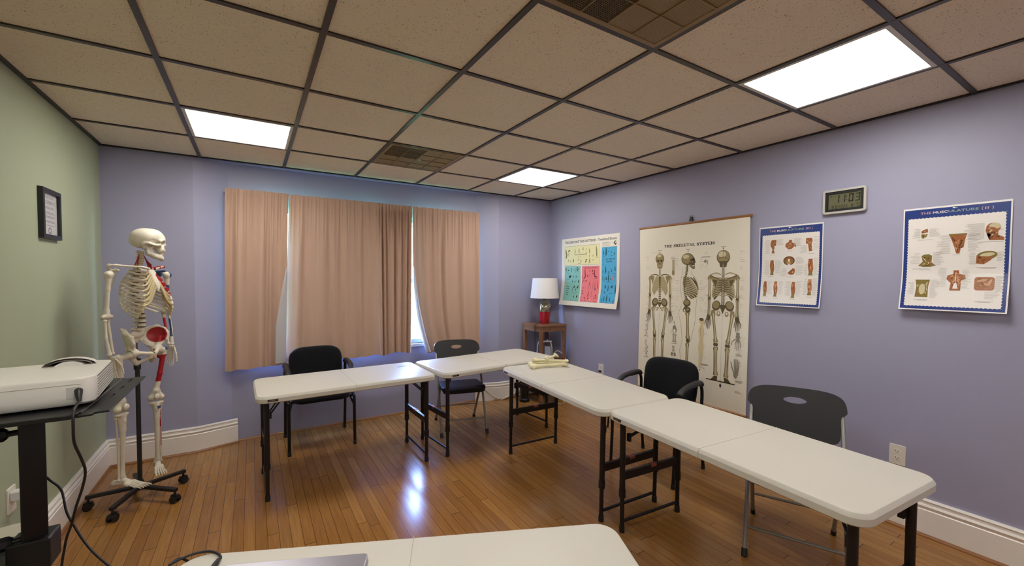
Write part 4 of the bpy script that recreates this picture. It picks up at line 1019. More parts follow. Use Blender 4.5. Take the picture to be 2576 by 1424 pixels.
def muscle_base(z0, roman, tx):
    a = Art(); h = .578; w = .411
    a.rect(.006, .006, w - .006, h - .010, 1, 1); scallop(a, w, h, z0, .020, w - .018, .020, .520, 8)
    # letters fade from rose over white to green and blue, a small emblem above the middle
    tcol = [9, 9, 9, 0, 0, 0, 0, 6, 10, 10, 10, 10, 10, 10]
    s = 'THE MUSCULATURE'; widths = []; x = .072
    a.text(.072, .539, 'THE', .0175, 9, 3, .012, .044); a.text(.123, .539, 'MUSC', .0175, 0, 3, .012, .058); a.text(.1835, .539, 'ULATURE', .0175, 10, 3, .012, .112)
    a.text(.306, .539, '(', .021, 9, 3, .01); a.text(.324, .539, roman, .0175, 9, 3, .012, .020 if len(roman) > 2 else .013, 'c'); a.text(.342, .539, ')', .021, 9, 3, .01)
    a.ell(.205, .562, .006, .003, 0, 3); a.ell(.215, .560, .004, .0025, 10, 3)
    return a
def chart_iii():
    a = muscle_base(1.262, 'III', 0); rnd = random.Random(31); Y = lambda z: z - 1.262
    blob(a, [(.088, Y(1.742)), (.12, Y(1.742)), (.118, Y(1.70)), (.106, Y(1.695)), (.104, Y(1.668)), (.110, Y(1.645)), (.088, Y(1.645)), (.094, Y(1.675)), (.080, Y(1.70)), (.080, Y(1.722))], 2, rnd, (3, 7, 6, 4), 9)
    blob(a, [(.204, Y(1.735)), (.222, Y(1.735)), (.222, Y(1.718)), (.246, Y(1.705)), (.250, Y(1.68)), (.240, Y(1.69)), (.222, Y(1.672)), (.200, Y(1.668)), (.190, Y(1.68)), (.180, Y(1.69)), (.182, Y(1.71)), (.202, Y(1.722))], 2, rnd, (3, 4, 4), 12); a.rect(.2115, Y(1.67), .2125, Y(1.73), 3, 8)
    blob(a, [(.310, Y(1.740)), (.345, Y(1.740)), (.350, Y(1.722)), (.343, Y(1.70)), (.349, Y(1.652)), (.330, Y(1.647)), (.322, Y(1.70)), (.310, Y(1.702))], 2, rnd, (3, 4, 6), 10)
    a.ell(.206, Y(1.588), .037, .032, 3, 4); a.ell(.206, Y(1.586), .030, .026, 7, 5); a.ell(.206, Y(1.598), .020, .014, 2, 6); a.ell(.206, Y(1.575), .012, .014, 4, 7); a.ell(.207, Y(1.556), .010, .008, 8, 8); a.ell(.206, Y(1.592), .006, .009, 8, 8)
    limb(a, .094, Y(1.495), Y(1.595), .027, 2, rnd, 1, (3, 7, 4)); blob(a, [(.198, Y(1.500)), (.232, Y(1.535)), (.244, Y(1.530)), (.247, Y(1.51)), (.238, Y(1.49)), (.215, Y(1.488))], 2, rnd, (3, 3, 6), 9); limb(a, .341, Y(1.492), Y(1.597), .030, 2, rnd, 1)
    limb(a, .054, Y(1.342), Y(1.440), .024, 2, rnd, 1); limb(a, .126, Y(1.338), Y(1.440), .025, 2, rnd, 1, (3, 4, 4)); limb(a, .242, Y(1.334), Y(1.438), .025, 2, rnd, 1); limb(a, .342, Y(1.356), Y(1.458), .027, 4, rnd, 1, (2, 3, 8))
    for (x0, x1, y0, y1, n, al) in ((.035, .075, 1.74, 1.645, 15, 'r'), (.125, .17, 1.742, 1.705, 8, 'l'), (.235, .285, 1.742, 1.69, 12, 'l'), (.355, .395, 1.745, 1.66, 11, 'l'), (.27, .315, 1.69, 1.64, 10, 'r'), (.035, .075, 1.59, 1.49, 14, 'r'), (.115, .165, 1.59, 1.50, 16, 'l'), (.25, .31, 1.61, 1.565, 9, 'l'), (.15, .192, 1.53, 1.48, 10, 'r'), (.25, .31, 1.55, 1.49, 10, 'l'), (.36, .395, 1.60, 1.49, 17, 'l'), (.30, .322, 1.56, 1.49, 11, 'r'), (.07, .105, 1.44, 1.35, 16, 'l'), (.145, .18, 1.44, 1.35, 15, 'l'), (.185, .225, 1.44, 1.34, 17, 'r'), (.258, .295, 1.44, 1.34, 16, 'l'), (.298, .325, 1.46, 1.35, 16, 'r'), (.358, .395, 1.46, 1.345, 18, 'l')): a.lines(x0, x1, Y(y0), Y(y1), n, 5, rnd, 3, .0013, al)
    for (x, z, w) in ((.095, 1.632, .034), (.21, 1.655, .028), (.345, 1.63, .036), (.085, 1.475, .04), (.215, 1.473, .04), (.342, 1.478, .05), (.058, 1.325, .036), (.13, 1.318, .04), (.24, 1.316, .036), (.345, 1.335, .036)): a.rect(x - w/2, Y(z), x + w/2, Y(z) + .002, 3 if False else 5, 3)
    return a
def chart_ii():
    a = muscle_base(1.288, 'II', 0); rnd = random.Random(77); Y = lambda z: z - 1.288
    blob(a, [(.078, Y(1.732)), (.092, Y(1.742)), (.104, Y(1.745)), (.106, Y(1.724)), (.080, Y(1.720))], 2, rnd, (3, 7, 6), 6); blob(a, [(.078, Y(1.715)), (.106, Y(1.715)), (.100, Y(1.70)), (.088, Y(1.690)), (.080, Y(1.695))], 7, rnd, (3, 6), 6)
    blob(a, [(.188, Y(1.708)), (.258, Y(1.708)), (.250, Y(1.672)), (.246, Y(1.632)), (.236, Y(1.635)), (.232, Y(1.600)), (.219, Y(1.600)), (.210, Y(1.64)), (.200, Y(1.675))], 2, rnd, (3, 3, 4, 7), 16); a.rect(.190, Y(1.700), .256, Y(1.707), 7, 8)
    a.ell(.349, Y(1.728), .025, .025, 2, 4); a.ell(.354, Y(1.736), .020, .016, 6, 5); blob(a, [(.326, Y(1.735)), (.322, Y(1.715)), (.326, Y(1.700)), (.342, Y(1.697)), (.336, Y(1.664)), (.388, Y(1.662)), (.386, Y(1.676)), (.366, Y(1.69)), (.366, Y(1.71)), (.355, Y(1.728))], 2, rnd, (3, 3, 6), 14, 5)
    blob(a, [(.082, Y(1.590)), (.092, Y(1.600)), (.112, Y(1.602)), (.126, Y(1.592)), (.124, Y(1.556)), (.142, Y(1.538)), (.120, Y(1.530)), (.090, Y(1.530)), (.070, Y(1.538)), (.088, Y(1.560))], 7, rnd, (2, 3, 6), 14)
    a.ell(.330, Y(1.586), .037, .022, 7, 4, rot=10); a.ell(.332, Y(1.590), .026, .010, 6, 5, rot=10); blob(a, [(.294, Y(1.585)), (.292, Y(1.545)), (.320, Y(1.540)), (.345, Y(1.562)), (.352, Y(1.578))], 2, rnd, (3, 7, 3), 10, 5); a.ell(.305, Y(1.575), .006, .005, 3, 8)
    blob(a, [(.062, Y(1.458)), (.122, Y(1.458)), (.116, Y(1.42)), (.118, Y(1.36)), (.064, Y(1.36)), (.068, Y(1.42))], 7, rnd, (6, 6, 2), 12); a.ell(.092, Y(1.405), .013, .03, 6, 8)
    blob(a, [(.212, Y(1.509)), (.232, Y(1.509)), (.234, Y(1.490)), (.256, Y(1.484)), (.259, Y(1.462)), (.243, Y(1.455)), (.242, Y(1.425)), (.242, Y(1.400)), (.200, Y(1.400)), (.204, Y(1.44)), (.186, Y(1.462)), (.190, Y(1.482)), (.212, Y(1.490))], 2, rnd, (4, 3, 4), 16); a.poly([(.216, Y(1.44)), (.226, Y(1.44)), (.232, Y(1.41)), (.212, Y(1.41))], 8, 9); a.rect(.2205, Y(1.43), .2225, Y(1.50), 8, 8)
    P = rrect(.071, .070, .012, 4, .3265, Y(1.438)); blob(a, P, 2, rnd, (3, 7, 4, 3), 18); a.ell(.318, Y(1.455), .020, .006, 4, 8, rot=15); a.ell(.345, Y(1.445), .006, .018, 4, 8, rot=-20)
    for (x0, x1, y0, y1, n, al) in ((.04, .074, 1.745, 1.695, 11, 'r'), (.112, .155, 1.742, 1.70, 9, 'l'), (.24, .318, 1.752, 1.672, 17, 'r'), (.14, .196, 1.70, 1.60, 18, 'r'), (.262, .31, 1.70, 1.61, 16, 'l'), (.368, .385, 1.72, 1.715, 2, 'l'), (.035, .075, 1.605, 1.55, 9, 'r'), (.13, .175, 1.61, 1.54, 13, 'l'), (.262, .29, 1.60, 1.54, 12, 'r'), (.365, .392, 1.60, 1.555, 9, 'l'), (.03, .058, 1.44, 1.375, 13, 'r'), (.124, .16, 1.455, 1.36, 18, 'l'), (.15, .185, 1.52, 1.42, 15, 'r'), (.246, .28, 1.51, 1.41, 17, 'l'), (.364, .395, 1.475, 1.40, 16, 'l'), (.33, .385, 1.392, 1.36, 6, 'l')): a.lines(x0, x1, Y(y0), Y(y1), n, 5, rnd, 3, .0013, al)
    for (x, z, w) in ((.095, 1.682, .06), (.34, 1.655, .09), (.08, 1.518, .07), (.10, 1.512, .05), (.33, 1.522, .07), (.335, 1.517, .05), (.09, 1.345, .06), (.095, 1.34, .04), (.33, 1.345, .065), (.33, 1.34, .045), (.22, 1.592, .03)): a.rect(x - w/2, Y(z), x + w/2, Y(z) + .0018, 5, 3)
    return a
M_SHEETW = paper('white_laminated_paper', '#f0eef0', .22)
def dep_m(v): return .004 + .030*max(0, 1 - v/.30)**1.7
G = 'blue bordered muscle charts'
sheet('wall_poster', 'blue bordered muscle poster marked III with small limbs, directly beside the skeleton chart', 'poster', 1.690, 1.262, .411, .578, dep_m, [M_SHEETW] + MUC[1:], chart_iii(), G, rows=20)
sheet('wall_poster', 'blue bordered muscle poster marked II with heads and torsos, beyond the wall clock', 'poster', .879, 1.288, .411, .578, lambda v: .004 + .040*max(0, 1 - v/.22)**1.4, [M_SHEETW] + MUC[1:], chart_ii(), G, rows=20)

# ---------------------------------------------------------------- trigger point chart
def chart_tp():
    a = Art(); rnd = random.Random(9); Z = 1.135; Y = lambda z: z - Z; W = .94
    a.text(.061, Y(1.869), 'TRIGGER POINT PAIN PATTERNS \u2013 Travell and Simons', .040, 1, 3, .016, .838)
    def panel(x0, y0, x1, y1, mi): a.rect(x0 - .002, Y(y0) - .002, x1 + .002, Y(y1) + .002, 7, 1); a.rect(x0, Y(y0), x1, Y(y1), mi, 2)
    panel(.057, 1.612, .647, 1.833, 2); panel(.060, 1.190, .340, 1.596, 3); panel(.370, 1.190, .651, 1.593, 4); panel(.688, 1.192, .903, 1.792, 5)
    def fig(x, z, w, h, mi, ly=3):
        a.stroke([(x, Y(z - h/2)), (x + w*rnd.uniform(-.3, .3), Y(z - h*.2)), (x + w*rnd.uniform(-.2, .2), Y(z + h*.2)), (x, Y(z + h/2))], [w*.4, w, w*.7, w*.3], mi, ly)
    def cap(x, z, w, mi): a.rect(x - w/2, Y(z), x + w/2, Y(z) + .0035, mi, 3)
    # yellow
    a.curve([(.075, Y(1.80)), (.082, Y(1.77)), (.092, Y(1.735)), (.084, Y(1.70))], [.010, .018, .022, .016], 6, 3); a.curve([(.598, Y(1.815)), (.602, Y(1.77)), (.604, Y(1.73)), (.610, Y(1.70))], [.010, .014, .014, .014], 6, 3); a.curve([(.615, Y(1.79)), (.625, Y(1.755)), (.622, Y(1.72))], .006, 8, 3)
    a.text(.345, Y(1.727), 'Back and Abdominal Pain', .019, 1, 3, .020, .215, 'c')
    for (x, z, w, h) in ((.245, 1.775, .012, .045), (.315, 1.78, .014, .05), (.385, 1.80, .010, .03), (.49, 1.765, .012, .06), (.44, 1.79, .022, .008), (.44, 1.752, .012, .012), (.13, 1.78, .05, .003), (.13, 1.745, .03, .003), (.125, 1.668, .010, .035), (.165, 1.66, .010, .034), (.215, 1.665, .020, .045), (.30, 1.672, .012, .02), (.35, 1.656, .012, .04), (.435, 1.668, .034, .008), (.435, 1.648, .034, .008), (.495, 1.66, .014, .05), (.55, 1.664, .010, .02), (.30, 1.705, .008, .02), (.345, 1.705, .008, .02), (.49, 1.71, .010, .02), (.55, 1.71, .010, .02)): fig(x, z, w, h, 6)
    for (x, z, w) in ((.245, 1.752, .04), (.318, 1.755, .04), (.385, 1.782, .03), (.085, 1.69, .05), (.61, 1.688, .05), (.17, 1.625, .02), (.32, 1.628, .05), (.49, 1.628, .035), (.13, 1.722, .03)): cap(x, z, w, 6)
    # teal
    for (x, z, w, h) in ((.085, 1.56, .012, .04), (.13, 1.55, .022, .012), (.18, 1.555, .012, .05), (.25, 1.555, .008, .05), (.225, 1.475, .012, .02), (.27, 1.475, .016, .02), (.20, 1.42, .012, .03), (.245, 1.415, .010, .03), (.265, 1.425, .016, .006), (.31, 1.42, .020, .03), (.235, 1.355, .020, .03), (.305, 1.355, .020, .035), (.215, 1.33, .008, .05), (.272, 1.33, .010, .05), (.245, 1.24, .014, .03), (.30, 1.245, .022, .03)): fig(x, z, w, h, 1 if w > .017 else 7)
    a.ell(.290, Y(1.565), .016, .022, 1, 3); a.ell(.291, Y(1.568), .007, .010, 3, 4); a.poly([(.13, Y(1.475)), (.155, Y(1.492)), (.185, Y(1.485)), (.158, Y(1.452))], 1, 3)
    for P in ([(.10, 1.53), (.13, 1.515), (.16, 1.522)], [(.095, 1.45), (.13, 1.44), (.15, 1.452)], [(.24, 1.525), (.27, 1.53), (.31, 1.54)], [(.20, 1.295), (.25, 1.28), (.31, 1.29)]): a.curve([(x, Y(z)) for x, z in P], .003, 7, 3)
    for i, (s, w) in enumerate((('Head,', .05), ('Shoulder', .062), ('and', .036), ('Neck', .048), ('Pain', .038))): a.text(.122, Y(1.352 - i*.0245), s, .018, 1, 3, .03, w, 'c')
    # pink
    a.text(.510, Y(1.568), 'Leg, Ankle, and Foot Pain', .019, 9, 3, .025, .215, 'c')
    a.curve([(.42, Y(1.555)), (.422, Y(1.51)), (.425, Y(1.475)), (.405, Y(1.455))], [.010, .012, .014, .010], 9, 3); a.curve([(.575, Y(1.55)), (.577, Y(1.51)), (.58, Y(1.48)), (.62, Y(1.47))], [.010, .011, .013, .008], 9, 3)
    for (x, z, w, h) in ((.50, 1.54, .012, .014), (.55, 1.54, .03, .003), (.55, 1.51, .03, .003), (.465, 1.485, .012, .03), (.50, 1.485, .010, .012), (.385, 1.47, .008, .03), (.375, 1.41, .008, .03), (.40, 1.43, .010, .02), (.425, 1.425, .012, .016), (.45, 1.428, .014, .016), (.495, 1.395, .010, .03), (.485, 1.36, .004, .06), (.515, 1.36, .004, .06), (.555, 1.37, .004, .09), (.585, 1.38, .006, .10), (.625, 1.385, .008, .10), (.39, 1.31, .018, .016), (.49, 1.28, .012, .06), (.54, 1.29, .004, .05), (.61, 1.265, .016, .02), (.38, 1.235, .008, .02), (.435, 1.232, .016, .024), (.495, 1.232, .014, .03), (.595, 1.235, .012, .02), (.625, 1.235, .010, .02), (.595, 1.335, .012, .03)): fig(x, z, w, h, 9)
    for (x, z, w) in ((.40, 1.448, .03), (.59, 1.455, .05), (.40, 1.345, .03), (.395, 1.28, .045), (.485, 1.255, .03), (.55, 1.255, .035), (.615, 1.247, .035), (.39, 1.20, .03), (.45, 1.20, .03), (.53, 1.20, .04), (.60, 1.20, .04)): cap(x, z, w, 9)
    a.curve([(.517, Y(1.215)), (.523, Y(1.21)), (.53, Y(1.205)), (.536, Y(1.215))], .006, 0, 3)
    # blue
    a.text(.812, Y(1.658), 'Hip, Thigh, and', .019, 7, 3, .03, .135, 'c'); a.text(.795, Y(1.630), 'Knee Pain', .019, 7, 3, .03, .085, 'c')
    for (x, z, w, h) in ((.715, 1.735, .010, .06), (.748, 1.745, .020, .09), (.79, 1.745, .012, .014), (.83, 1.735, .010, .014), (.87, 1.72, .012, .03), (.705, 1.655, .010, .016), (.71, 1.61, .012, .012), (.745, 1.55, .016, .08), (.705, 1.53, .010, .03), (.79, 1.525, .014, .02), (.83, 1.54, .010, .04), (.885, 1.56, .014, .05), (.705, 1.455, .008, .06), (.735, 1.45, .008, .02), (.755, 1.455, .014, .04), (.792, 1.465, .016, .085), (.82, 1.45, .012, .02), (.882, 1.48, .010, .012), (.745, 1.365, .020, .04), (.788, 1.35, .012, .07), (.842, 1.368, .026, .03), (.893, 1.34, .016, .10), (.74, 1.31, .008, .03), (.70, 1.32, .008, .02), (.785, 1.245, .018, .075), (.745, 1.235, .014, .06), (.83, 1.232, .012, .05), (.71, 1.225, .010, .04), (.885, 1.215, .012, .04)): fig(x, z, w, h, 7)
    fig(.848, 1.46, .014, .06, 8)
    for (x, z, w) in ((.72, 1.695, .03), (.83, 1.695, .03), (.715, 1.505, .02), (.79, 1.505, .035), (.875, 1.505, .035), (.79, 1.415, .05), (.745, 1.295, .035), (.83, 1.295, .05), (.72, 1.202, .03), (.79, 1.200, .04)): cap(x, z, w, 7)
    # small print and the round emblem top right
    a.lines(.690, .83, Y(1.845), Y(1.825), 4, 6, rnd, 3, .002); a.lines(.690, .82, Y(1.815), Y(1.803), 3, 6, rnd, 3, .0016); a.ell(.884, Y(1.832), .018, .022, 1, 3); a.ell(.890, Y(1.836), .009, .012, 0, 4); a.stroke([(.845, Y(1.833)), (.865, Y(1.833))], .003, 6, 3); a.stroke([(.855, Y(1.833)), (.855, Y(1.822))], .003, 6, 3)
    return a
TPI = [paper('cream_poster_paper', '#e5e1d8', .25)] + INKS('trigger_poster_ink', ['#33413f', '#e2dfb0', '#86c0b8', '#ec8089', '#4fa9d8', '#7a7855', '#24545f', '#c47f86', '#7d2430'], .25)
sheet('wall_poster', 'pain pattern poster with yellow, teal, pink and blue panels beside the lamp', 'poster', 4.030, 1.135, .945, .795, lambda v: .003 + .045*max(0, 1 - v/.28)**1.6, TPI, chart_tp(), rows=20)

# ---------------------------------------------------------------- wall clock
ck = thing('wall_clock', 'silver framed digital wall clock showing 11:03', 'clock', (XR, 1.164, 1.962)); ck.matrix_world = Matrix.Translation((XR, 1.164, 1.962)) @ M_CHART
M_SIL = mat('brushed_silver', '#d2d0cc', .3, metal=.35)
W_, H_ = .232, .157
def frame_mb(w, h, r, bw, z0, z1, mb=None):
    mb = mb or MB(); O = rrect(w, h, r, 5); I = rrect(w - 2*bw, h - 2*bw, max(.003, r - bw), 5); n = len(O)
    vs = [(x, y, z0) for x, y in O] + [(x*.985, y*.985, z1) for x, y in O] + [(x, y, z1) for x, y in I] + [(x, y, z0) for x, y in I]
    fs = [(k*n + j, k*n + (j+1) % n, ((k+1) % 4)*n + (j+1) % n, ((k+1) % 4)*n + j) for k in range(4) for j in range(n)]
    return mb.add(vs, fs)
frame_mb(W_, H_, .016, .014, .0, .028).build('clock_frame', M_SIL, ck, 30, label='silver frame')
bz = frame_mb(W_ - .027, H_ - .027, .006, .017, .004, .022); bz.build('bezel', M_BLACK, ck, 30, label='black inner bezel')
MB().b2((-.095, -.055, .004), (.095, .055, .018)).build('lcd_panel', mat('grey_green_lcd', '#66664f', .25), ck, 0, label='grey green display')
lcd = MB(); M_SEG = mat('lcd_segment', '#15160f', .4); zt = .0185
def seg7(x, y, w, h, ch, t, mb):
    S = {'0': 'abcdef', '1': 'bc', '2': 'abged', '3': 'abgcd', '5': 'afgcd', '9': 'abcdfg', '7': 'abc', '6': 'afgedc'}[ch]; sl = h*.05; g = t*.22
    sk = lambda yy: (yy - y)/h*sl*1.2
    q = {'a': (x, y+h-t, x+w, y+h), 'd': (x, y, x+w, y+t), 'g': (x+t*.5, y+h/2-t/2, x+w-t*.5, y+h/2+t/2), 'f': (x, y+h/2+g, x+t, y+h-g), 'b': (x+w-t, y+h/2+g, x+w, y+h-g), 'e': (x, y+g, x+t, y+h/2-g), 'c': (x+w-t, y+g, x+w, y+h/2-g)}
    for s in S:
        a, b, c, d = q[s]; mb.add([(a + sk(b), b, zt), (c + sk(b), b, zt), (c + sk(d), d, zt), (a + sk(d), d, zt)], [(0, 1, 2, 3)])
for x, c in ((-.052, '1'), (-.020, '1'), (.022, '0'), (.056, '3')): seg7(x, -.010, .024, .050, c, .0065, lcd)
for y in (.004, .024): lcd.b2((.0095, y, zt), (.0145, y + .005, zt + .0003))
for i, c in enumerate('9'): seg7(-.068, -.046, .011, .021, '9', .0028, lcd); seg7(-.048, -.046, .011, .021, '9', .0028, lcd)
for i, c in enumerate('2025'): seg7(-.030 + i*.0125, -.044, .009, .018, c, .0024, lcd)
seg7(.036, -.044, .011, .020, '6', .0026, lcd); seg7(.060, -.044, .011, .022, '7', .0028, lcd); seg7(.077, -.044, .010, .022, '2', .0028, lcd)
lcd.b2((-.075, .032, zt), (-.066, .038, zt + .0003)); lcd.b2((-.058, .033, zt), (-.050, .036, zt + .0003))
lcd.build('lcd_digits', M_SEG, ck, 0)

# ---------------------------------------------------------------- wall outlets
M_PLT = mat('white_outlet_plastic', '#e3dfd6', .3); M_SLOT = mat('outlet_slot', '#3a3a38', .6)
def outlet(M4, label):
    t = thing('wall_outlet', label, 'outlet'); t.matrix_world = M4
    MB().prism(rrect(.074, .118, .006, 3), .0, .006).build('cover_plate', M_PLT, t, 0, bevel=.0015)
    for s in (-1, 1):
        y = s*.0205; O = [(x, max(-.0125, min(.0125, yy)) + y) for x, yy in [(.0165*math.cos(2*PI*i/20), .0165*math.sin(2*PI*i/20)) for i in range(20)]]
        r = MB().prism(O, .006, .0085).build('receptacle', M_PLT, t, 0)
        h = MB(); h.b2((-.0075, y + .000, .0083), (-.0052, y + .0085, .0088)); h.b2((.0052, y + .001, .0083), (.0075, y + .0085, .0088)); h.lathe([(.0026, 0), (.0026, .0006)], 10, c=(0, y - .006, .0083)); h.build('socket_slot', M_SLOT, r, 0)
    MB().lathe([(.003, 0), (.003, .0075), (.001, .0085)], 10).build('screw', M_PLT, t, 0)
    return t
outlet(Matrix.Translation((XR, .872, .418)) @ M_CHART, 'white wall outlet above the far end of the nearest table')
o2 = outlet(Matrix.Translation((XR, 3.337, .458)) @ M_CHART, 'white wall outlet with a black plug, between the end table and the armchair')
pl = thing('power_plug', 'small black plug in the lower socket of the far wall outlet', 'plug'); pl.matrix_world = Matrix.Translation((XR, 3.337, .437)) @ M_CHART
MB().b2((-.013, -.011, .0088), (.013, .011, .03)).build('plug_body', M_BLACK, pl, 0, bevel=.003)

# ================================================================ anatomical skeleton
M_BONE = mat('ivory_bone_plastic', '#d8d0bf', .42, spec=.4, noise=.06, nscale=60, bump=.15, bscale=300)
M_RED = mat('muscle_red_paint', '#a3101f', .4); M_BLUE = mat('muscle_blue_paint', '#33486b', .4)
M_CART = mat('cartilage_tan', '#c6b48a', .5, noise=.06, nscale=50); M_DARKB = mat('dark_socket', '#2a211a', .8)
M_DISC = mat('disc_brown', '#6d5638', .6); M_TOOTH = mat('tooth_white', '#e6dfcc', .3)
BONES = [M_BONE, M_RED, M_BLUE]
POLE = Vector((-.638, 3.529)); VR = Vector((.983, .183)); VD = Vector((-.183, .983))
sk0 = POLE + VR * .022
sk = thing('anatomical_skeleton', 'life-size plastic human skeleton with red and blue painted muscle areas on its left side', 'skeleton', (sk0.x, sk0.y, 0), R(10.5 + 44))
# local frame: +x the skeleton's left, -y its front
def P3(sx, sf, z): return (sx, -sf, z)
def capP(a, b, ra, rb=None): return sd_cap(P3(*a), P3(*b), ra, rb)
def ellP(c, r): return sd_ell(P3(*c), (r[0], r[1], r[2]))
def bbox(pts, pad):
    a = np.array([P3(*p) for p in pts]); return a.min(0) - pad, a.max(0) + pad
def make_bone(name, fs, pts, pad, h, parent, k=.008, subs=None, mi=None, label=None, mats=None):
    f = sd_u(fs, k)
    if subs: f = sd_sub(f, subs)
    lo, hi = bbox(pts, pad); return bone(f, lo, hi, h, mi).build(name, mats or BONES, parent, 180, label=label)

# ---- skull, built in its own frame and turned on the neck
hd = bpy.data.objects.new('skull_turn', None)
HZ = 1.684; HEADROT = Matrix.Translation((.008, -.048, HZ)) @ Matrix.Rotation(R(47), 4, 'Z') @ Matrix.Rotation(R(2), 4, 'X')
bpy.data.objects.remove(hd)
def hp(x, f, z): return (x, -f, z)
def hc(a, b, ra, rb=None): return sd_cap(hp(*a), hp(*b), ra, rb)
def he(c, r): return sd_ell(hp(*c), r)
cran = [he((0, -.006, .018), (.070, .082, .066)), he((0, -.038, -.002), (.058, .050, .042)), he((0, .046, .018), (.052, .046, .046)), he((0, .028, .040), (.052, .050, .042))]
face = [he((0, .058, -.032), (.036, .030, .034)), hc((-.034, .078, .010), (.034, .078, .010), .0085), hc((0, .078, .004), (0, .093, -.020), .0075, .005), hc((-.022, .070, -.050), (.022, .070, -.050), .015), hc((0, .080, -.052), (0, .079, -.060), .013), hc((-.024, .062, -.060), (.024, .062, -.060), .012)]
for s in (-1, 1):
    face += [hc((s*.044, .060, -.026), (s*.060, .042, -.022), .010, .007), hc((s*.060, .042, -.022), (s*.066, .012, -.017), .006, .0055), hc((s*.066, .012, -.017), (s*.062, -.012, -.012), .0055, .006), hc((s*.048, .066, .006), (s*.050, .060, -.022), .0065, .008), hc((s*.055, -.020, -.020), (s*.050, -.014, -.046), .013, .007), hc((s*.038, .070, .010), (s*.052, .062, .004), .008)]
subs = []
for s in (-1, 1):
    subs += [sd_cap(hp(s*.031, .080, -.008), hp(s*.042, .100, -.010), .0175, .021), he((s*.074, .038, -.002), (.018, .024, .022)), sd_cap(hp(s*.047, .084, -.009), hp(s*.066, .080, -.011), .0135, .0145), he((s*.052, .030, -.045), (.014, .022, .016))]
subs += [he((0, .094, -.034), (.0095, .016, .013)), he((0, -.01, -.060), (.018, .05, .022))]
skf = sd_sub(sd_u(cran + face, .010), subs, .005)
sm = bone(skf, (-.085, -.115, -.085), (.085, .110, .10), .0024).xf(HEADROT)
skull = sm.build('skull', [M_BONE], sk, 180)
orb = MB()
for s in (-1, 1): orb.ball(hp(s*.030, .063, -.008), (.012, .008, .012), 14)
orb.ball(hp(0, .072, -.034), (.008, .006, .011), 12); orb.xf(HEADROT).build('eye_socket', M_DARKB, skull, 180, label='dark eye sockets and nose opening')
th = MB()
for row, z0, z1, rr in ((0, -.073, -.061, .0), (1, -.085, -.074, -.002)):
    for i in range(-6, 7):
        a = i * R(12.5); x = .0255*math.sin(a)*1.12; f = .055 + rr + .031*math.cos(a) - .004
        th.box(hp(x, f, (z0 + z1)/2), (.0052, .006, z1 - z0), 0, Matrix.Rotation(a, 3, 'Z'))
th.xf(HEADROT).build('teeth', M_TOOTH, skull, 0, bevel=.001, label='two rows of white teeth')
mand = [hc((-.014, .071, -.104), (.014, .071, -.104), .0125), hc((0, .075, -.113), (0, .072, -.096), .0115)]
for s in (-1, 1):
    mand += [hc((s*.014, .073, -.104), (s*.036, .036, -.095), .0125, .012), hc((s*.018, .071, -.092), (s*.036, .036, -.084), .009), hc((s*.036, .036, -.092), (s*.047, .006, -.078), .012, .011), hc((s*.047, .006, -.078), (s*.052, -.004, -.034), .012, .007), hc((s*.044, .020, -.076), (s*.050, .012, -.040), .0105, .007), hc((s*.049, .016, -.060), (s*.052, .026, -.034), .006, .004)]
bone(sd_u(mand, .006), (-.075, -.105, -.135), (.075, .03, -.015), .0024).xf(HEADROT).build('jawbone', [M_BONE], sk, 180)

# ---- spine
def spine_at(z):   # forward offset of the vertebral bodies
    K = [(1.04, -.030), (1.10, -.004), (1.17, .010), (1.25, -.004), (1.34, -.030), (1.42, -.034), (1.50, -.010), (1.56, .016), (1.64, .020)]
    for (a, fa), (b, fb) in zip(K, K[1:]):
        if a <= z <= b: t = (z - a)/(b - a); t = t*t*(3 - 2*t); return fa + (fb - fa)*t
    return K[-1][1]
zs = []
z = 1.118
for i in range(5): zs.append((z, .0215, .024, 'lumbar')); z += .0285
for i in range(12): zs.append((z, .016 + .0045*(1 - i/11), .0188, 'thoracic')); z += .0212
for i in range(7): zs.append((z, .0125, .0115, 'cervical')); z += .0168
for k, (z, r, hh, kind) in enumerate(zs):
    f = spine_at(z); m = MB(); c = P3(0, f, z); h2 = hh*.40
    m.lathe([(r*.72, -h2), (r, -h2*.9), (r*.86, 0), (r, h2*.9), (r*.72, h2)], 16, c=c)
    m.tube([P3(0, f - r*.8, z), P3(0, f - r*1.9, z - .006), P3(0, f - r*(2.9 if kind != 'cervical' else 2.5), z - (.022 if kind == 'thoracic' else .010))], [.008, .006, .0045], 8, flat=.6)
    for s in (-1, 1):
        w = {'lumbar': .042, 'thoracic': .034, 'cervical': .025}[kind]
        m.tube([P3(s*r*.5, f - r*.9, z), P3(s*w*.7, f - r*1.15, z + .002), P3(s*w, f - r*1.3, z + .003)], [.0065, .005, .0045], 8)
        m.ball(P3(s*r*.75, f - r*1.25, z + hh*.35), .0065, 8)
    v = m.build('vertebra', M_BONE, sk, 60)
    if k: zp = (z + zs[k-1][0])/2; MB().lathe([(r*.88, -.004), (r*.95, 0), (r*.88, .004)], 16, c=P3(0, (f + spine_at(zs[k-1][0]))/2, zp)).build('disc', M_DISC if kind != 'cervical' else M_CART, v, 60, label='brown disc between two vertebrae')
sac = make_bone('sacrum', [ellP((0, -.028, 1.085), (.048, .022, .026)), ellP((0, -.048, 1.055), (.036, .020, .035)), capP((0, -.058, 1.03), (0, -.050, .985), .020, .008)], [(-.06, -.08, .97), (.06, .01, 1.12)], .01, .0035, sk)

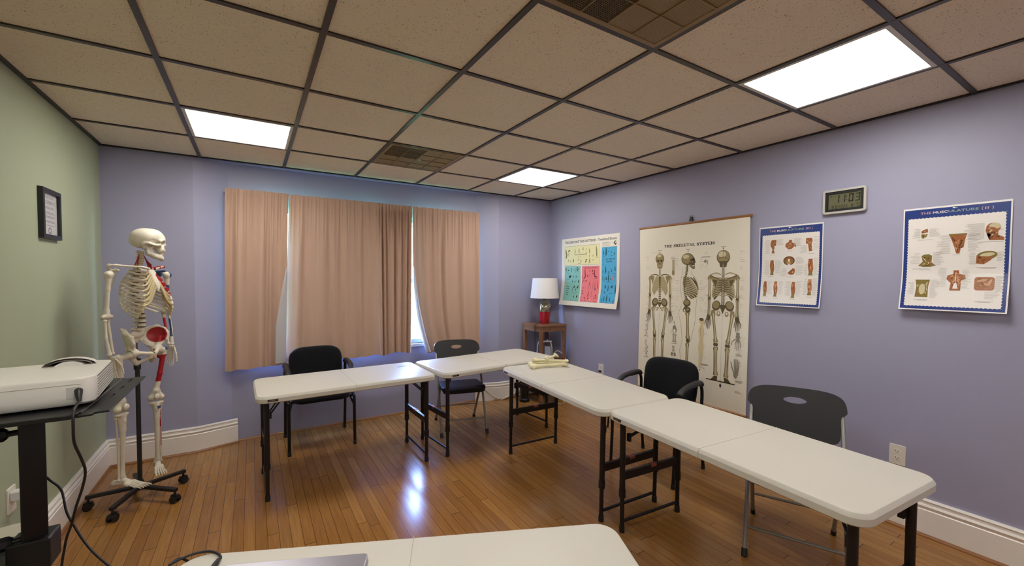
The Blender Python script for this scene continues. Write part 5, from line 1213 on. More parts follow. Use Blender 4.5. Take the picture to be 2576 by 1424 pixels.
# ---- breast bone and ribs
ST, SBt, XI = (0, .078, 1.500), (0, .128, 1.395), (0, .126, 1.365)
def stern(t): return tuple(a + (b - a)*t for a, b in zip(ST, SBt))
m = MB()
m.tube([P3(*ST), P3(*stern(.18)), P3(*stern(.32)), P3(*stern(.6)), P3(*stern(.95)), P3(*XI)], [.020, .026, .015, .019, .016, .005], 12, flat=.34, up=(1, 0, 0))
m.build('breast_bone', M_BONE, sk, 60)
Wd = [.062, .088, .107, .121, .130, .136, .139, .140, .138, .132, .122, .100]
Dp = [.055, .072, .084, .092, .097, .100, .101, .100, .097, .092, .080, .066]
Dr = [.030, .045, .058, .070, .080, .090, .098, .104, .106, .104, .066, .046]
TE = [128, 132, 134, 136, 138, 138, 137, 134, 128, 120, 96, 78]
ribz = [zs[5 + 11 - i][0] for i in range(12)]
def ribcurve(i, s):
    z0 = ribz[i] + .004; f0 = spine_at(z0) - .020; pts = []
    for k in range(19):
        t = k/18; th = R(4 + (TE[i] - 4)*t)
        x = s*(.016 + (Wd[i] - .016)*math.sin(min(th, PI/2)) if th < PI/2 else Wd[i]*math.sin(th)**.8); f = f0 - .012*math.sin(min(PI, th*2.2))*(1 if th < 1.4 else 0) + Dp[i]*(1 - math.cos(th))
        z = z0 - Dr[i]*(t**1.15); pts.append((x, f, z))
    return pts
def paintrib(side, z): return side > 0 and z > 1.385
for i in range(12):
    for s in (-1, 1):
        C_ = ribcurve(i, s); m = MB(); m.tube([P3(*p) for p in C_], [.0055] + [.0078]*17 + [.0075], 8, flat=.5, up=(0, 0, 1))
        if s > 0 and i in (0, 1, 2, 3, 4):
            cen = [sum(m.v[q][0] for q in f)/len(f) for f in m.f]; fr = [-sum(m.v[q][1] for q in f)/len(f) for f in m.f]
            m.m = [1 if g > spine_at(ribz[i]) + Dp[i]*(.75 + .12*i) else 0 for c, g in zip(cen, fr)]
        rb = m.build('rib', BONES, sk, 60)
        if i < 10:
            e = C_[-1]; d = MB()
            if i < 7:
                q = stern(.10 + .145*i if i < 6 else .97); q = (s*.017, q[1], q[2] - (.004 if i > 5 else 0))
                mid = ((e[0]*.55 + q[0]*.45), max(e[1], q[1]*.55 + e[1]*.45) + .004, e[2]*.62 + q[2]*.38 - .006 - .003*i)
                d.tube([P3(*p) for p in smooth_path([e, mid, q], 5)], .0074, 8, flat=.55, up=(0, 0, 1))
            else:
                k = i - 7; q = (s*(.040 + .016*k), .118 - .012*k, 1.350 - .026*k); mid = (e[0]*.75 + q[0]*.25, max(e[1], q[1]) + .002, (e[2] + q[2])/2 - .010)
                d.tube([P3(*p) for p in smooth_path([e, mid, q, (s*(.022 + .014*k), .124 - .010*k, 1.372 - .024*k)], 5)], .0072, 8, flat=.55, up=(0, 0, 1))
            d.build('costal_cartilage', M_CART if not (s > 0 and i in (0, 1, 2, 3)) else M_RED, rb, 60)
# neck muscles painted red behind the collar bone
for s, mm in ((1, M_RED), (-1, M_RED)):
    w = MB(); n = 4 if s > 0 else 2
    for k in range(n): w.tube([P3(s*(.016 + .004*k), .014, 1.60 - .012*k), P3(s*(.030 + .010*k), .020, 1.555 - .006*k), P3(s*(.040 + .016*k), .024 - .01*k, 1.512 - .002*k)], [.002, .0035, .003], 6)
    w.build('neck_muscle', mm, sk, 60, label='thin red painted neck muscle strands')

# ---- shoulder girdle
def clav(s): return [(s*.020, .086, 1.507), (s*.060, .082, 1.516), (s*.110, .045, 1.520), (s*.165, .004, 1.526)]
for s in (-1, 1):
    m = MB(); m.tube([P3(*p) for p in smooth_path(clav(s), 6)], [.0085] + [.0066]*16 + [.0085]*2, 10)
    if s > 0: m.m = [1 if (sum(m.v[q][0] for q in f)/len(f)) % .05 < .022 else 0 for f in m.f]
    m.build('collar_bone', BONES, sk, 60)
    tri = [(s*.075, -.082, 1.505), (s*.160, -.035, 1.480), (s*.105, -.098, 1.365)]
    fs = [capP(tri[0], tri[1], .008), capP(tri[1], tri[2], .009, .007), capP(tri[0], tri[2], .006)]
    def plate(X, Y_, Z_, tri=tri):
        A, B, C = [np.array(P3(*p)) for p in tri]; nrm = np.cross(B - A, C - A); nrm /= np.linalg.norm(nrm)
        d = np.abs((X - A[0])*nrm[0] + (Y_ - A[1])*nrm[1] + (Z_ - A[2])*nrm[2]) - .003; G = (A + B + C)/3
        for p, q in ((A, B), (B, C), (C, A)):
            e = np.cross(q - p, nrm); e /= np.linalg.norm(e)
            if (G - p) @ e > 0: e = -e
            d = np.maximum(d, (X - p[0])*e[0] + (Y_ - p[1])*e[1] + (Z_ - p[2])*e[2])
        return d
    fs += [plate, capP((s*.080, -.092, 1.475), (s*.150, -.055, 1.512), .006, .007), capP((s*.150, -.055, 1.512), (s*.182, -.012, 1.524), .009, .010), capP((s*.182, -.012, 1.524), (s*.170, .008, 1.526), .009, .006), capP((s*.150, -.030, 1.490), (s*.160, .022, 1.495), .008, .007), ellP((s*.168, -.022, 1.475), (.010, .014, .020))]
    make_bone('shoulder_blade', fs, tri + [(s*.19, .03, 1.53), (s*.07, -.10, 1.36)], .015, .0035, sk, .006, mi=(lambda x, y, z: 2 if (x > .11 and z < 1.505) else (1 if x > 0 and z > 1.515 else 0)) if s > 0 else None)

# ---- arms
def arm(s):
    sh = (s*.198, -.004, 1.468); el = (s*.203, -.012, 1.212); wr = (s*.206, .012, .985)
    x = sh[0]
    def paint(px, py, pz):
        if s < 0: return 0
        if 1.27 < pz < 1.40: return 1 if pz < 1.345 else 2
        if pz > 1.452 and px > x: return 2
        return 0
    make_bone('upper_arm_bone', [ellP((x - s*.006, 0, 1.470), (.021, .021, .021)), ellP((x + s*.010, .004, 1.468), (.016, .018, .018)), capP((x, 0, 1.455), (x + s*.003, -.004, 1.38), .0165, .0115), capP((x + s*.003, -.004, 1.38), (el[0], el[1], 1.245), .0108, .0115), capP((el[0] - s*.024, el[1], 1.215), (el[0] + s*.022, el[1], 1.215), .0125, .0115), capP((el[0], el[1], 1.25), (el[0], el[1], 1.22), .013, .018)],
              [sh, el, (x + .03, .03, 1.49), (x - .03, -.04, 1.20)], .02, .0035, sk, .010, mi=paint)
    up = lambda px, py, pz: (1 if (s > 0 and 1.075 < pz < 1.175) else 0)
    upb = lambda px, py, pz: (2 if (s > 0 and 1.04 < pz < 1.165 and px < el[0] + s*.016) else 0)
    a = (el[0] - s*.014, el[1] - .010, 1.215); b = (wr[0] - s*.016, wr[1] - .004, .995)
    make_bone('ulna', [capP((a[0], a[1] - .008, 1.228), (a[0], a[1], 1.19), .012, .010), capP((a[0], a[1], 1.19), b, .0085, .0062), ellP((b[0], b[1], .992), (.009, .009, .008))], [a, b, (a[0], a[1] - .02, 1.235)], .02, .003, sk, .008, mi=up)
    a2 = (el[0] + s*.014, el[1] + .004, 1.192); b2 = (wr[0] + s*.008, wr[1], .990)
    make_bone('radius', [ellP((a2[0], a2[1], 1.194), (.011, .011, .007)), capP((a2[0], a2[1], 1.185), ((a2[0]+b2[0])/2 + s*.007, (a2[1]+b2[1])/2, 1.09), .007, .0075), capP(((a2[0]+b2[0])/2 + s*.007, (a2[1]+b2[1])/2, 1.09), b2, .0075, .0105), ellP((b2[0], b2[1], .988), (.014, .010, .010))], [a2, b2], .03, .003, sk, .008, mi=upb)
    # hand: eight wrist bones, metacarpals and finger bones hanging down, palm towards the thigh
    h = MB(); z0 = .972; cx, cf = wr[0], wr[1] + .004
    for i in range(4):
        for j in range(2): h.ball(P3(cx - s*.002 + (j - .5)*.004, cf - .018 + i*.013, z0 - j*.013), (.007, .0068, .0068), 8)
    L5 = ((-.020, .052, .031, .019, .016), (-.007, .056, .037, .023, .017), (.006, .060, .040, .026, .017), (.019, .059, .036, .022, .016))
    for (df, a_, b_, c_, d_) in L5:
        zz = z0 - .020; ff = cf + df*.75
        for q, (l, w) in enumerate(((a_, .0050), (b_, .0044), (c_, .0038), (d_, .0032))):
            l *= .82; p = P3(cx - s*.004*q, ff, zz); ff += df*.10; e = P3(cx - s*.004*(q + 1), ff, zz - l*.94)
            h.tube([p, [(u + v)/2 for u, v in zip(p, e)], e], [w*1.25, w*.78, w*1.15], 8); h.ball(e, w*1.2, 8); zz -= l
    p = P3(cx - s*.004, cf + .026, z0 - .014); q = P3(cx - s*.014, cf + .046, z0 - .048); r_ = P3(cx - s*.018, cf + .052, z0 - .076); t_ = P3(cx - s*.020, cf + .054, z0 - .098)
    for a_, b_, w in ((p, q, .0052), (q, r_, .0045), (r_, t_, .0038)): h.tube([a_, [(u + v)/2 for u, v in zip(a_, b_)], b_], [w*1.25, w*.8, w*1.1], 8); h.ball(b_, w*1.15, 8)
    h.build('hand_bones', M_BONE, sk, 60)
for s in (-1, 1): arm(s)

# ---- pelvis
for s in (-1, 1):
    fs = [capP((s*.085, .022, .972), (s*.085, .028, .975), .030), capP((s*.090, .025, .985), (s*.105, .030, 1.045), .020, .014), capP((s*.080, .035, .975), (s*.016, .080, .962), .0125, .0105), capP((s*.016, .080, .962), (s*.014, .074, .938), .0105), capP((s*.014, .074, .938), (s*.052, .020, .905), .009, .012), capP((s*.052, .020, .905), (s*.078, .008, .955), .014, .020), capP((s*.060, -.035, 1.03), (s*.085, .0, .985), .014, .018)]
    ea = np.array((s*.56, .83)); eb = np.array((.83, -s*.56)); cw = (s*.092, .004, 1.062)
    def wing(X, Y_, Z_, s=s, ea=ea, eb=eb, cw=cw):
        dx, df, dz_ = X - cw[0], -Y_ - cw[1], Z_ - cw[2]; a_ = dx*ea[0] + df*ea[1]; b_ = dx*eb[0] + df*eb[1]
        b_ = b_ - s*.020*(1 - (a_/.07)**2 - (dz_/.06)**2)*.9 - s*dz_*.25
        q = np.sqrt((a_/.078)**2 + (dz_/.066)**2 + 1e-9); return np.maximum(np.abs(b_) - .0045, (q - 1)*.06)
    crest = [capP((s*.122, .062, 1.080), (s*.138, .030, 1.105), .0085), capP((s*.138, .030, 1.105), (s*.122, -.005, 1.126), .008), capP((s*.122, -.005, 1.126), (s*.066, -.058, 1.104), .0085), capP((s*.122, .062, 1.080), (s*.112, .064, 1.040), .008)]
    f = sd_sub(sd_u([wing] + fs + crest, .010), [sd_ell(P3(s*.112, .026, .972), (.022, .022, .022)), sd_cap(P3(s*.040, .090, .938), P3(s*.046, .02, .936), .014, .016)], .004)
    def mi(x, y, z, s=s):
        if s < 0: return 0
        if z > 1.02: 
            dx, df = x - .092, -y - .004; a_ = dx*.56 + df*.83; b_ = dx*.83 - df*.56 - .25*(z - 1.062)
            return 1 if ((a_ - .012)/.057)**2 + ((z - 1.068)/.050)**2 < 1 and b_ < .021 - .0005 - .018*((a_/.07)**2 + ((z - 1.062)/.06)**2) else 0
        return 1 if (z < 1.0 and x < .055 and -y < .045 and z > .93) else 0
    lo, hi = np.array((min(s*.005, s*.16), -.10, .885)), np.array((max(s*.005, s*.16), .085, 1.145))
    bone(f, lo, hi, .003, mi).build('hip_bone', BONES, sk, 180)
MB().ball(P3(0, .080, .950), (.010, .009, .018), 12).build('pubic_cartilage', M_CART, sk, 180)

# ---- legs
def leg(s, turn, rise):
    """turn: the whole limb swung about the hip-knee-ankle line so that its foot points there"""
    kx, kf = s*.118, -.020; hipj = (s*.098, .024, .966)
    ct, sn = math.cos(R(turn)), math.sin(R(turn))
    def D(a, b): return (a*ct + b*sn, -a*sn + b*ct)      # limb frame (left, forward) -> body frame
    def K(a, b, z): d = D(a, b); return (kx + d[0], kf + d[1], z)
    zk = .632 + rise
    tro = (s*.160, .006, .962)
    def paint(x, y, z):
        if s < 0: return 0
        if .745 < z < .925 and -y > -.052 + .02: return 1
        if z > .955 and x > .15: return 2
        return 0
    c1, c2 = K(.024, -.006, zk), K(-.024, -.006, zk)
    make_bone('thigh_bone', [ellP(hipj, (.0235, .0235, .0235)), capP(hipj, (s*.135, .010, .955), .016, .016), capP(tro, (s*.152, .004, .925), .018, .016), capP((s*.150, .004, .925), (s*.132, -.004, .80), .0155, .0135), capP((s*.132, -.004, .80), (kx, kf, zk + .05), .0135, .0165), capP((kx, kf, zk + .05), c1, .018, .017), capP((kx, kf, zk + .05), c2, .018, .017), ellP((c1[0], c1[1], zk), (.019, .024, .020)), ellP((c2[0], c2[1], zk), (.019, .024, .020)), ellP((s*.130, -.008, .918), (.012, .012, .014))],
              [hipj, tro, c1, c2, (s*.175, 0, .98)], .028, .0036, sk, .010, mi=paint)
    pt = K(0, .030, zk + .012); make_bone('kneecap', [ellP(pt, (.019, .011, .021))], [pt], .03, .003, sk)
    za = .205 + rise; an = K(0, -.010, za)
    t1, t2 = K(.020, -.006, zk - .036), K(-.020, -.006, zk - .036)
    tp = lambda x, y, z: (2 if (s > 0 and zk - .075 < z < zk - .055 and -y > kf + .012 and abs(x - kx) < .014) else 0)
    make_bone('shin_bone', [ellP(t1, (.021, .022, .012)), ellP(t2, (.021, .022, .012)), capP(K(0, -.004, zk - .05), K(0, .002, zk - .13), .024, .0165), capP(K(0, .002, zk - .13), K(0, -.006, za + .06), .0160, .0115), capP(K(0, -.006, za + .06), an, .0112, .0165), capP(an, K(-s*.016, -.006, za - .016), .013, .008), ellP(K(0, .016, zk - .075), (.009, .008, .014))], [t1, t2, an, K(0, .03, zk)], .03, .0036, sk, .008, mi=tp)
    m = MB(); fb = [K(s*.026, -.014, zk - .055), K(s*.023, -.014, zk - .12), K(s*.020, -.012, .40 + rise), K(s*.019, -.012, za + .03), K(s*.020, -.014, za - .016)]
    m.tube([P3(*p) for p in smooth_path(fb, 5)], [.010] + [.0058]*19 + [.0105], 8); m.ball(P3(*fb[0]), .0115, 10)
    if s > 0: m.m = [1 if .30 < sum(m.v[q][2] for q in f)/len(f) < .54 and (sum(m.v[q][0] for q in f)*31) % 1 < .5 else 0 for f in m.f]
    m.build('calf_bone', BONES, sk, 60)
    # foot
    zf = za - .055
    F = lambda a, b, z: K(a, b, z)
    fs = [capP(F(0, -.012, za - .022), F(0, .012, za - .026), .016, .015), capP(F(0, -.056, zf + .010), F(0, .0, zf + .016), .0175, .014), ellP(F(0, -.062, zf + .010), (.018, .016, .018)), capP(F(-s*.006, .026, zf + .022), F(s*.014, .030, zf + .014), .014, .013), capP(F(-s*.012, .046, zf + .020), F(s*.018, .044, zf + .010), .011, .010)]
    make_bone('heel_and_ankle_bones', fs, [F(0, -.085, zf), F(.03, .06, zf + .05), F(-.03, .06, zf - .01), F(0, -.02, za)], .025, .0034, sk, .006)
    m = MB()
    for i, (a0, a1, l0) in enumerate(((-.018, -.026, .056), (-.008, -.012, .062), (.001, .001, .060), (.010, .013, .057), (.018, .025, .053))):
        a0 *= s; a1 *= s; zz = zf + (.017, .016, .013, .009, .006)[i]; p = F(a0, .050, zz + .004); q = F(a1, .050 + l0, zf + .002); w = .0075 if i == 0 else .0052
        m.tube([P3(*p), P3(*[(u + v)/2 for u, v in zip(p, q)]), P3(*q)], [w*1.25, w*.8, w*1.15], 8); m.ball(P3(*q), w*1.2, 8)
        b0 = .050 + l0; ls = (.028, .022) if i == 0 else (.021, .011, .008)
        for k, l in enumerate(ls):
            p2 = F(a1 + (a1 - a0)*.12*k, b0 + .002, zf + .004 - .002*k); q2 = F(a1 + (a1 - a0)*.12*(k + 1), b0 + l, zf + .002 - .003*k); ww = w*(.86 - .12*k); m.tube([P3(*p2), P3(*[(u + v)/2 for u, v in zip(p2, q2)]), P3(*q2)], [ww*1.1, ww*.75, ww], 8); b0 += l
    m.build('toe_bones', M_BONE, sk, 60)
leg(-1, 0, 0.0); leg(1, -38, .004)

# ---- rolling stand
sd = thing('rolling_stand', 'black five-legged rolling stand holding up the skeleton', 'stand', (POLE.x, POLE.y, 0))
MB().tube([(0, 0, .075), (0, 0, .915)], .0125, 14).build('pole', M_BLKMET, sd, 40)
MB().lathe([(.014, .855), (.0185, .86), (.0185, .925), (.012, .93)], 16).build('pole_collar', M_BLACK, sd, 40)
MB().tube([(0, 0, .92), (0, 0, 1.03)], .0042, 8).build('support_rod', mat('steel_rod', '#77757a', .3, metal=.9), sd, 40)
hb = MB(); hb.lathe([(.030, .075), (.036, .08), (.034, .10), (.020, .118), (.016, .135)], 18); hb.build('hub', M_BLACK, sd, 40)
for a in (34, 106, 178, -110, -38):
    d = Vector((math.cos(R(a)), math.sin(R(a)), 0)); n = Vector((-d.y, d.x, 0))
    lg = MB().sqbar(d*.01 + Vector((0, 0, .090)), d*.262 + Vector((0, 0, .082)), .026, .022).build('leg', M_BLKMET, sd, 0, bevel=.003)
    c = d*.250; w = MB(); w.tube([c + Vector((0, 0, .05)), c + Vector((0, 0, .078))], .007, 8); w.prism([(-.024, .028), (.024, .028), (.02, .05), (-.02, .052)], -.012, .012, M=Matrix.Translation(c) @ Matrix(((d.x, 0, n.x, 0), (d.y, 0, n.y, 0), (0, 1, 0, 0), (0, 0, 0, 1))))
    for s in (-1, 1): w.tube([c + n*s*.012 + Vector((0, 0, .023)), c + n*s*.022 + Vector((0, 0, .023))], .023, 16)
    w.build('caster', M_BLACK, lg, 40)

# ================================================================ loose bones on the table
def loose(name, label, fs, ext, h, a, b, zoff, roll=0):
    m = bone(sd_u(fs, .008), ext[0], ext[1], h); o = m.build(name, mat('pale_yellow_bone', '#ece4bd', .5, noise=.06, nscale=50, bump=.15, bscale=300), None, 180)
    a = Vector(a); b = Vector(b); x = (b - a).normalized(); z = Vector((0, 0, 1)); z = (z - x*z.dot(x)).normalized(); y = z.cross(x)
    M = Matrix((x, y, z)).transposed().to_4x4(); M.translation = (a + b)/2 + Vector((0, 0, zoff)); o.matrix_world = M @ Matrix.Rotation(R(roll), 4, 'X')
    return tag(o, label, 'bone', 'loose bones on the white table')
def C3(a, b, r, q=None): return sd_cap(a, b, r, q)
ZT = .7185
L_ = .165
thigh = [C3((-.15, 0, 0), (.13, 0, .002), .0125), sd_ell((-.155, .018, 0), (.022, .020, .019)), sd_ell((-.155, -.018, 0), (.022, .020, .019)), sd_ell((.140, .022, .004), (.019, .019, .019)), sd_ell((.135, -.012, 0), (.020, .014, .016)), C3((-.15, 0, 0), (-.10, 0, 0), .018, .012)]
shin = [C3((-.15, 0, 0), (.15, 0, 0), .0105), sd_ell((-.152, 0, 0), (.020, .030, .017)), sd_ell((.150, .004, 0), (.017, .018, .014)), C3((-.15, 0, 0), (-.09, 0, .004), .019, .011)]
upper = [C3((-.13, 0, 0), (.13, 0, 0), .0105), sd_ell((-.135, .008, .004), (.021, .020, .018)), sd_ell((.136, 0, 0), (.014, .028, .012))]
fore = [C3((-.12, 0, 0), (.12, .004, 0), .0075), sd_ell((-.118, 0, .004), (.022, .012, .014)), sd_ell((.12, .004, 0), (.010, .011, .009))]
EX = ((-.20, -.06, -.04), (.20, .06, .04))
zz = .0
loose('leg_bone', 'pale yellow loose bone lying nearest the viewer in the table pile', thigh, EX, .0035, (1.965, 2.765, ZT + .019), (2.225, 2.705, ZT + .019), 0)
loose('leg_bone', 'pale yellow loose bone at the back of the pile, flared end to the left', shin, EX, .0035, (2.000, 2.860, ZT + .0175), (2.268, 2.812, ZT + .0165), 0)
loose('arm_bone', 'pale yellow loose bone lying across the top of the pile', upper, EX, .0035, (2.02, 2.835, ZT + .050), (2.225, 2.690, ZT + .050), 0)
loose('arm_bone', 'pale yellow loose bone tilted up at the far right of the pile', upper, EX, .0035, (2.095, 2.765, ZT + .068), (2.285, 2.905, ZT + .055), 0, 30)
loose('forearm_bone', 'thin pale yellow bone under the crossing bones of the pile', fore, EX, .003, (2.02, 2.805, ZT + .012), (2.20, 2.765, ZT + .009), 0)

# ================================================================ corner table, lamp and what stands there
M_WOOD = mat('acacia_wood', '#80593b', .45, noise=.32, nscale=18, bump=.1, bscale=80)
et = thing('end_table', 'brown wooden end table standing in the corner', 'end table', (2.985, 4.015, 0))
hs = .188; zt_ = .914
MB().b2((-hs, -hs, zt_ - .022), (hs, hs, zt_)).build('tabletop', M_WOOD, et, 0, bevel=.003)
for sx in (-1, 1):
    for sy in (-1, 1): MB().box((sx*(hs - .021), sy*(hs - .021), (zt_ - .022)/2), (.038, .038, zt_ - .022), taper=.85).build('leg', M_WOOD, et, 0, bevel=.002)
for a in range(4):
    M = Matrix.Rotation(a*PI/2, 4, 'Z'); MB().b2((-hs + .04, -hs + .008, zt_ - .078), (hs - .04, -hs + .026, zt_ - .022)).xf(M).build('apron', M_WOOD, et, 0)
for z in (.525, .17):
    sh_ = MB()
    for i in range(5): sh_.b2((-hs + .012 + i*.0715, -hs + .01, z - .016), (-hs + .076 + i*.0715, hs - .01, z))
    sh_.build('slatted_shelf', M_WOOD, et, 0)

lp = thing('table_lamp', 'table lamp with red and silver glass base and white shade', 'lamp', (2.985, 4.010, zt_))
M_RGL = mat('red_glass', '#a00d1e', .12, spec=.6, coat=.4); M_SGL = mat('mercury_glass', '#a49a86', .16, metal=.85, noise=.25, nscale=70)
PR = [(.050, 0), (.053, .004), (.060, .05), (.070, .10), (.0755, .145), (.078, .165), (.077, .19), (.070, .225), (.054, .255), (.036, .272), (.026, .285), (.0245, .305)]
cut = .143
lo = [p for p in PR if p[1] < cut] + [(.0752, cut)]; hi = [(.0752, cut)] + [p for p in PR if p[1] > cut]
MB().lathe(lo, 40).build('red_base', M_RGL, lp, 60); MB().lathe(hi, 40).build('silver_base', M_SGL, lp, 60)
MB().tube([(0, 0, .30), (0, 0, .40)], .008, 12).build('lamp_stem', M_SIL, lp, 40)
shd = MB(); n = 48; z0, z1 = .305, .542; r0, r1 = .172, .146
shd.lathe([(r0, z0), (r1, z1), (r1 - .003, z1), (r0 - .003, z0), (r0, z0)], n, cap=False)
shd.build('lamp_shade', mat('white_linen_shade', '#e3e2e4', .8, spec=.1, bump=.2, bscale=700), lp, 30)
sp_ = MB()
for a in range(3): sp_.tube([(0, 0, z1 - .02), (math.cos(a*2.094)*(r1 - .004), math.sin(a*2.094)*(r1 - .004), z1 - .008)], .002, 6)
sp_.build('shade_spider', M_SIL, lp, 40)
MB().tube(smooth_path([(-.05, .01, .006), (-.10, -.02, .012), (-.165, -.055, .008), (-.194, -.075, -.01), (-.197, -.08, -.12), (-.190, -.075, -.30), (-.175, -.06, -.42)], 6), .0032, 8).build('lamp_cord', M_BLACK, lp, 60)

dv = thing('air_freshener_machine', 'white plastic appliance with a handle on the shelf of the corner table', 'appliance', (2.975, 3.99, .5252), R(-36))
M_WPL = mat('white_appliance', '#d9d8d6', .3)
fr = MB()
for s in (-1, 1): fr.tube([(s*.088, 0, .006), (s*.084, 0, .11), (s*.070, 0, .172)], .008, 10)
fr.tube([(-.07, 0, .172), (.085, 0, .178)], .010, 10); fr.b2((-.09, -.03, 0), (.09, .05, .010)); fr.build('appliance_frame', M_WPL, dv, 40)
MB().b2((.0, -.028, .010), (.072, .045, .115)).build('appliance_body', mat('grey_white_body', '#b9b9bd', .4), dv, 0, bevel=.006)
MB().b2((-.074, -.02, .010), (-.002, -.014, .14)).build('clear_panel', mat('smoky_panel', '#5d6170', .15), dv, 0)
MB().lathe([(.012, .18), (.012, .19), (.006, .198)], 12, c=(.03, 0, 0)).build('top_knob', M_WPL, dv, 40)
wc = MB().tube(smooth_path([(3.055, 3.93, .530), (3.085, 3.90, .590), (3.13, 3.86, .565), (3.165, 3.825, .49), (3.18, 3.80, .38), (3.17, 3.79, .2), (3.12, 3.78, .012), (3.0, 3.76, .006)], 6), .004, 8)
tag(wc.build('white_cord', M_WPL, None, 60), 'white cord arching off the corner table shelf to the floor', 'cord')
tray = thing('wooden_box', 'open brown wooden box on the bottom shelf of the corner table', 'box', (2.985, 4.0, .17))
b = MB(); b.b2((-.13, -.12, 0), (.13, .12, .012)); b.build('box_bottom', M_WOOD, tray, 0)
for (lo_, hi_) in (((-.13, -.12), (.13, -.108)), ((-.13, .108), (.13, .12)), ((-.13, -.108), (-.118, .108)), ((.118, -.108), (.13, .108))): MB().b2((lo_[0], lo_[1], .012), (hi_[0], hi_[1], .075)).build('box_side', M_WOOD, tray, 0)
bn = thing('waste_bin', 'black round bin with a wide foot beside the corner table', 'bin', (2.735, 4.06, 0))
MB().lathe([(.060, .0), (.062, .004), (.062, .030), (.052, .038), (.050, .05)], 32).build('bin_foot', M_BLACK, bn, 40)
MB().lathe([(.049, .045), (.062, .27), (.066, .275), (.062, .280), (.058, .27), (.046, .06)], 32, cap=False).build('bin_body', M_BLACK, bn, 40)

# ================================================================ projector on its cart
M_CARTM = mat('black_cart_metal', '#111113', .35)
px = Vector((.9962, .0872, 0)); py = Vector((-.0872, .9962, 0)); ang = math.degrees(math.atan2(px.y, px.x))
ct = thing('projector_cart', 'black rolling projector stand with a tray, near the green wall', 'cart', (-.585, 1.85, 0), 0)
TZ = 1.0865
tm = MB(); tm.prism(rrect(.50, .49, .025, 4, -.073, -.055), TZ - .012, TZ); tm.build('tray', M_CARTM, ct, 0, bevel=.002)
# side wing with slots, hinged on the right edge of the tray
wing = MB(); x0, x1 = .178, .240; ys_ = [-.28, -.20, -.13, -.085, -.015, .03, .10, .145, .18]
def wz(x): return TZ - .004 + (x - x0)*.05
def wquad(a, b, c, d):
    V = [(a, b, wz(a)), (c, b, wz(c)), (c, d, wz(c)), (a, d, wz(a))]; V += [(x, y, z - .005) for x, y, z in V]
    wing.add(V, [(0, 1, 2, 3), (7, 6, 5, 4), (0, 4, 5, 1), (1, 5, 6, 2), (2, 6, 7, 3), (3, 7, 4, 0)])
wquad(x0, -.30, .204, .185); wquad(.210, -.285, x1, .185)
for a, b in ((-.30, -.12), (-.07, -.01), (.04, .10), (.15, .185)): wquad(.204, a, .210, b)
wing.build('slotted_side_wing', M_CARTM, ct, 0)
MB().tube([(.176, -.27, TZ - .006), (.176, .185, TZ - .006)], .006, 10).build('wing_hinge', M_BLACK, ct, 40)
MB().tube([(-.31, .180, TZ + .006), (.14, .180, TZ + .006)], .010, 10).build('tray_lip', M_BLACK, ct, 40)
cl = MB().box((0, 0, .56), (.056, .056, 1.02), rot=Matrix.Rotation(R(17), 3, 'Z')).build('column', M_CARTM, ct, 0, bevel=.004)
MB().b2((-.06, -.055, TZ - .062), (.055, .055, TZ - .012)).build('tray_bracket', M_BLACK, ct, 0, bevel=.006)
def knob(x, z, parent):
    k = MB(); k.tube([(x, -.01, z), (x - .035, -.02, z)], .009, 10); k.build('knob_shaft', M_BLACK, parent, 40)
    k2 = MB(); k2.tube([(x - .022, -.018, z), (x - .030, -.019, z), (x - .056, -.024, z), (x - .062, -.025, z)], [.014, .021, .021, .015], 7); k2.build('clamp_knob', M_BLACK, parent, 20)
knob(-.022, .985, ct); knob(-.02, .655, ct)
ly = MB(); ly.prism(rrect(.30, .36, .02, 3, -.19, .06), .578, .590); ly.build('lower_tray', M_CARTM, ct, 0, bevel=.002)
MB().b2((-.05, -.045, .56), (.045, .045, .655)).build('lower_bracket', M_BLACK, ct, 0, bevel=.005)
for s in (-1, 1):
    f = MB(); f.b2((-.24, s*.20 - .025, .055), (.22, s*.20 + .025, .085)).build('base_foot', M_CARTM, ct, 0, bevel=.004)
    for x in (-.2, .18): MB().tube([(x - .012, s*.2, .027), (x + .012, s*.2, .027)], .027, 16).build('caster', M_BLACK, ct, 40)
MB().b2((-.03, -.20, .05), (.03, .20, .085)).build('base_beam', M_CARTM, ct, 0)
pk = thing('paper_box', 'cream paper box lying on the lower tray of the projector cart', 'box', (-.700, 1.995, .5905), R(12))
MB().b2((-.07, -.05, 0), (.07, .05, .028)).build('box_body', mat('cream_card', '#d8cfb6', .6), pk, 0, bevel=.002)
MB().b2((-.071, -.051, .018), (.071, .051, .030)).build('box_lid', mat('cream_card_light', '#e3dcc8', .6), pk, 0, bevel=.002)

pj0 = Vector((-.390, 1.642, 0)); PW, PD, PH = .355, .312, .084
pc = pj0 - px*PW/2 + py*PD/2
pj = thing('projector', 'white projector with slotted side vents on the black cart', 'projector', (pc.x, pc.y, TZ + .0005), R(ang))
M_PJ = mat('white_projector_shell', '#ddd9d2', .35, spec=.4, noise=.015, nscale=90)
body = MB(); O = rrect(PW, PD, .03, 6); n = len(O); rings = [[(x*sc_, y*sc_, z) for x, y in O] for sc_, z in ((.965, .006), (.99, .012), (1, .03), (1, PH - .008), (.996, PH - .002), (.988, PH), (.5, PH + .0005))]
vs = [v for r in rings for v in r]; fs = []
for i in range(len(rings) - 1):
    for j in range(n): fs.append((i*n+j, i*n+(j+1) % n, (i+1)*n+(j+1) % n, (i+1)*n+j))
fs += [tuple((len(rings)-1)*n + j for j in range(n)), tuple(range(n-1, -1, -1))]
pb = body.add(vs, fs).build('projector_body', M_PJ, pj, 30)
sl_ = MB(); gp = MB()
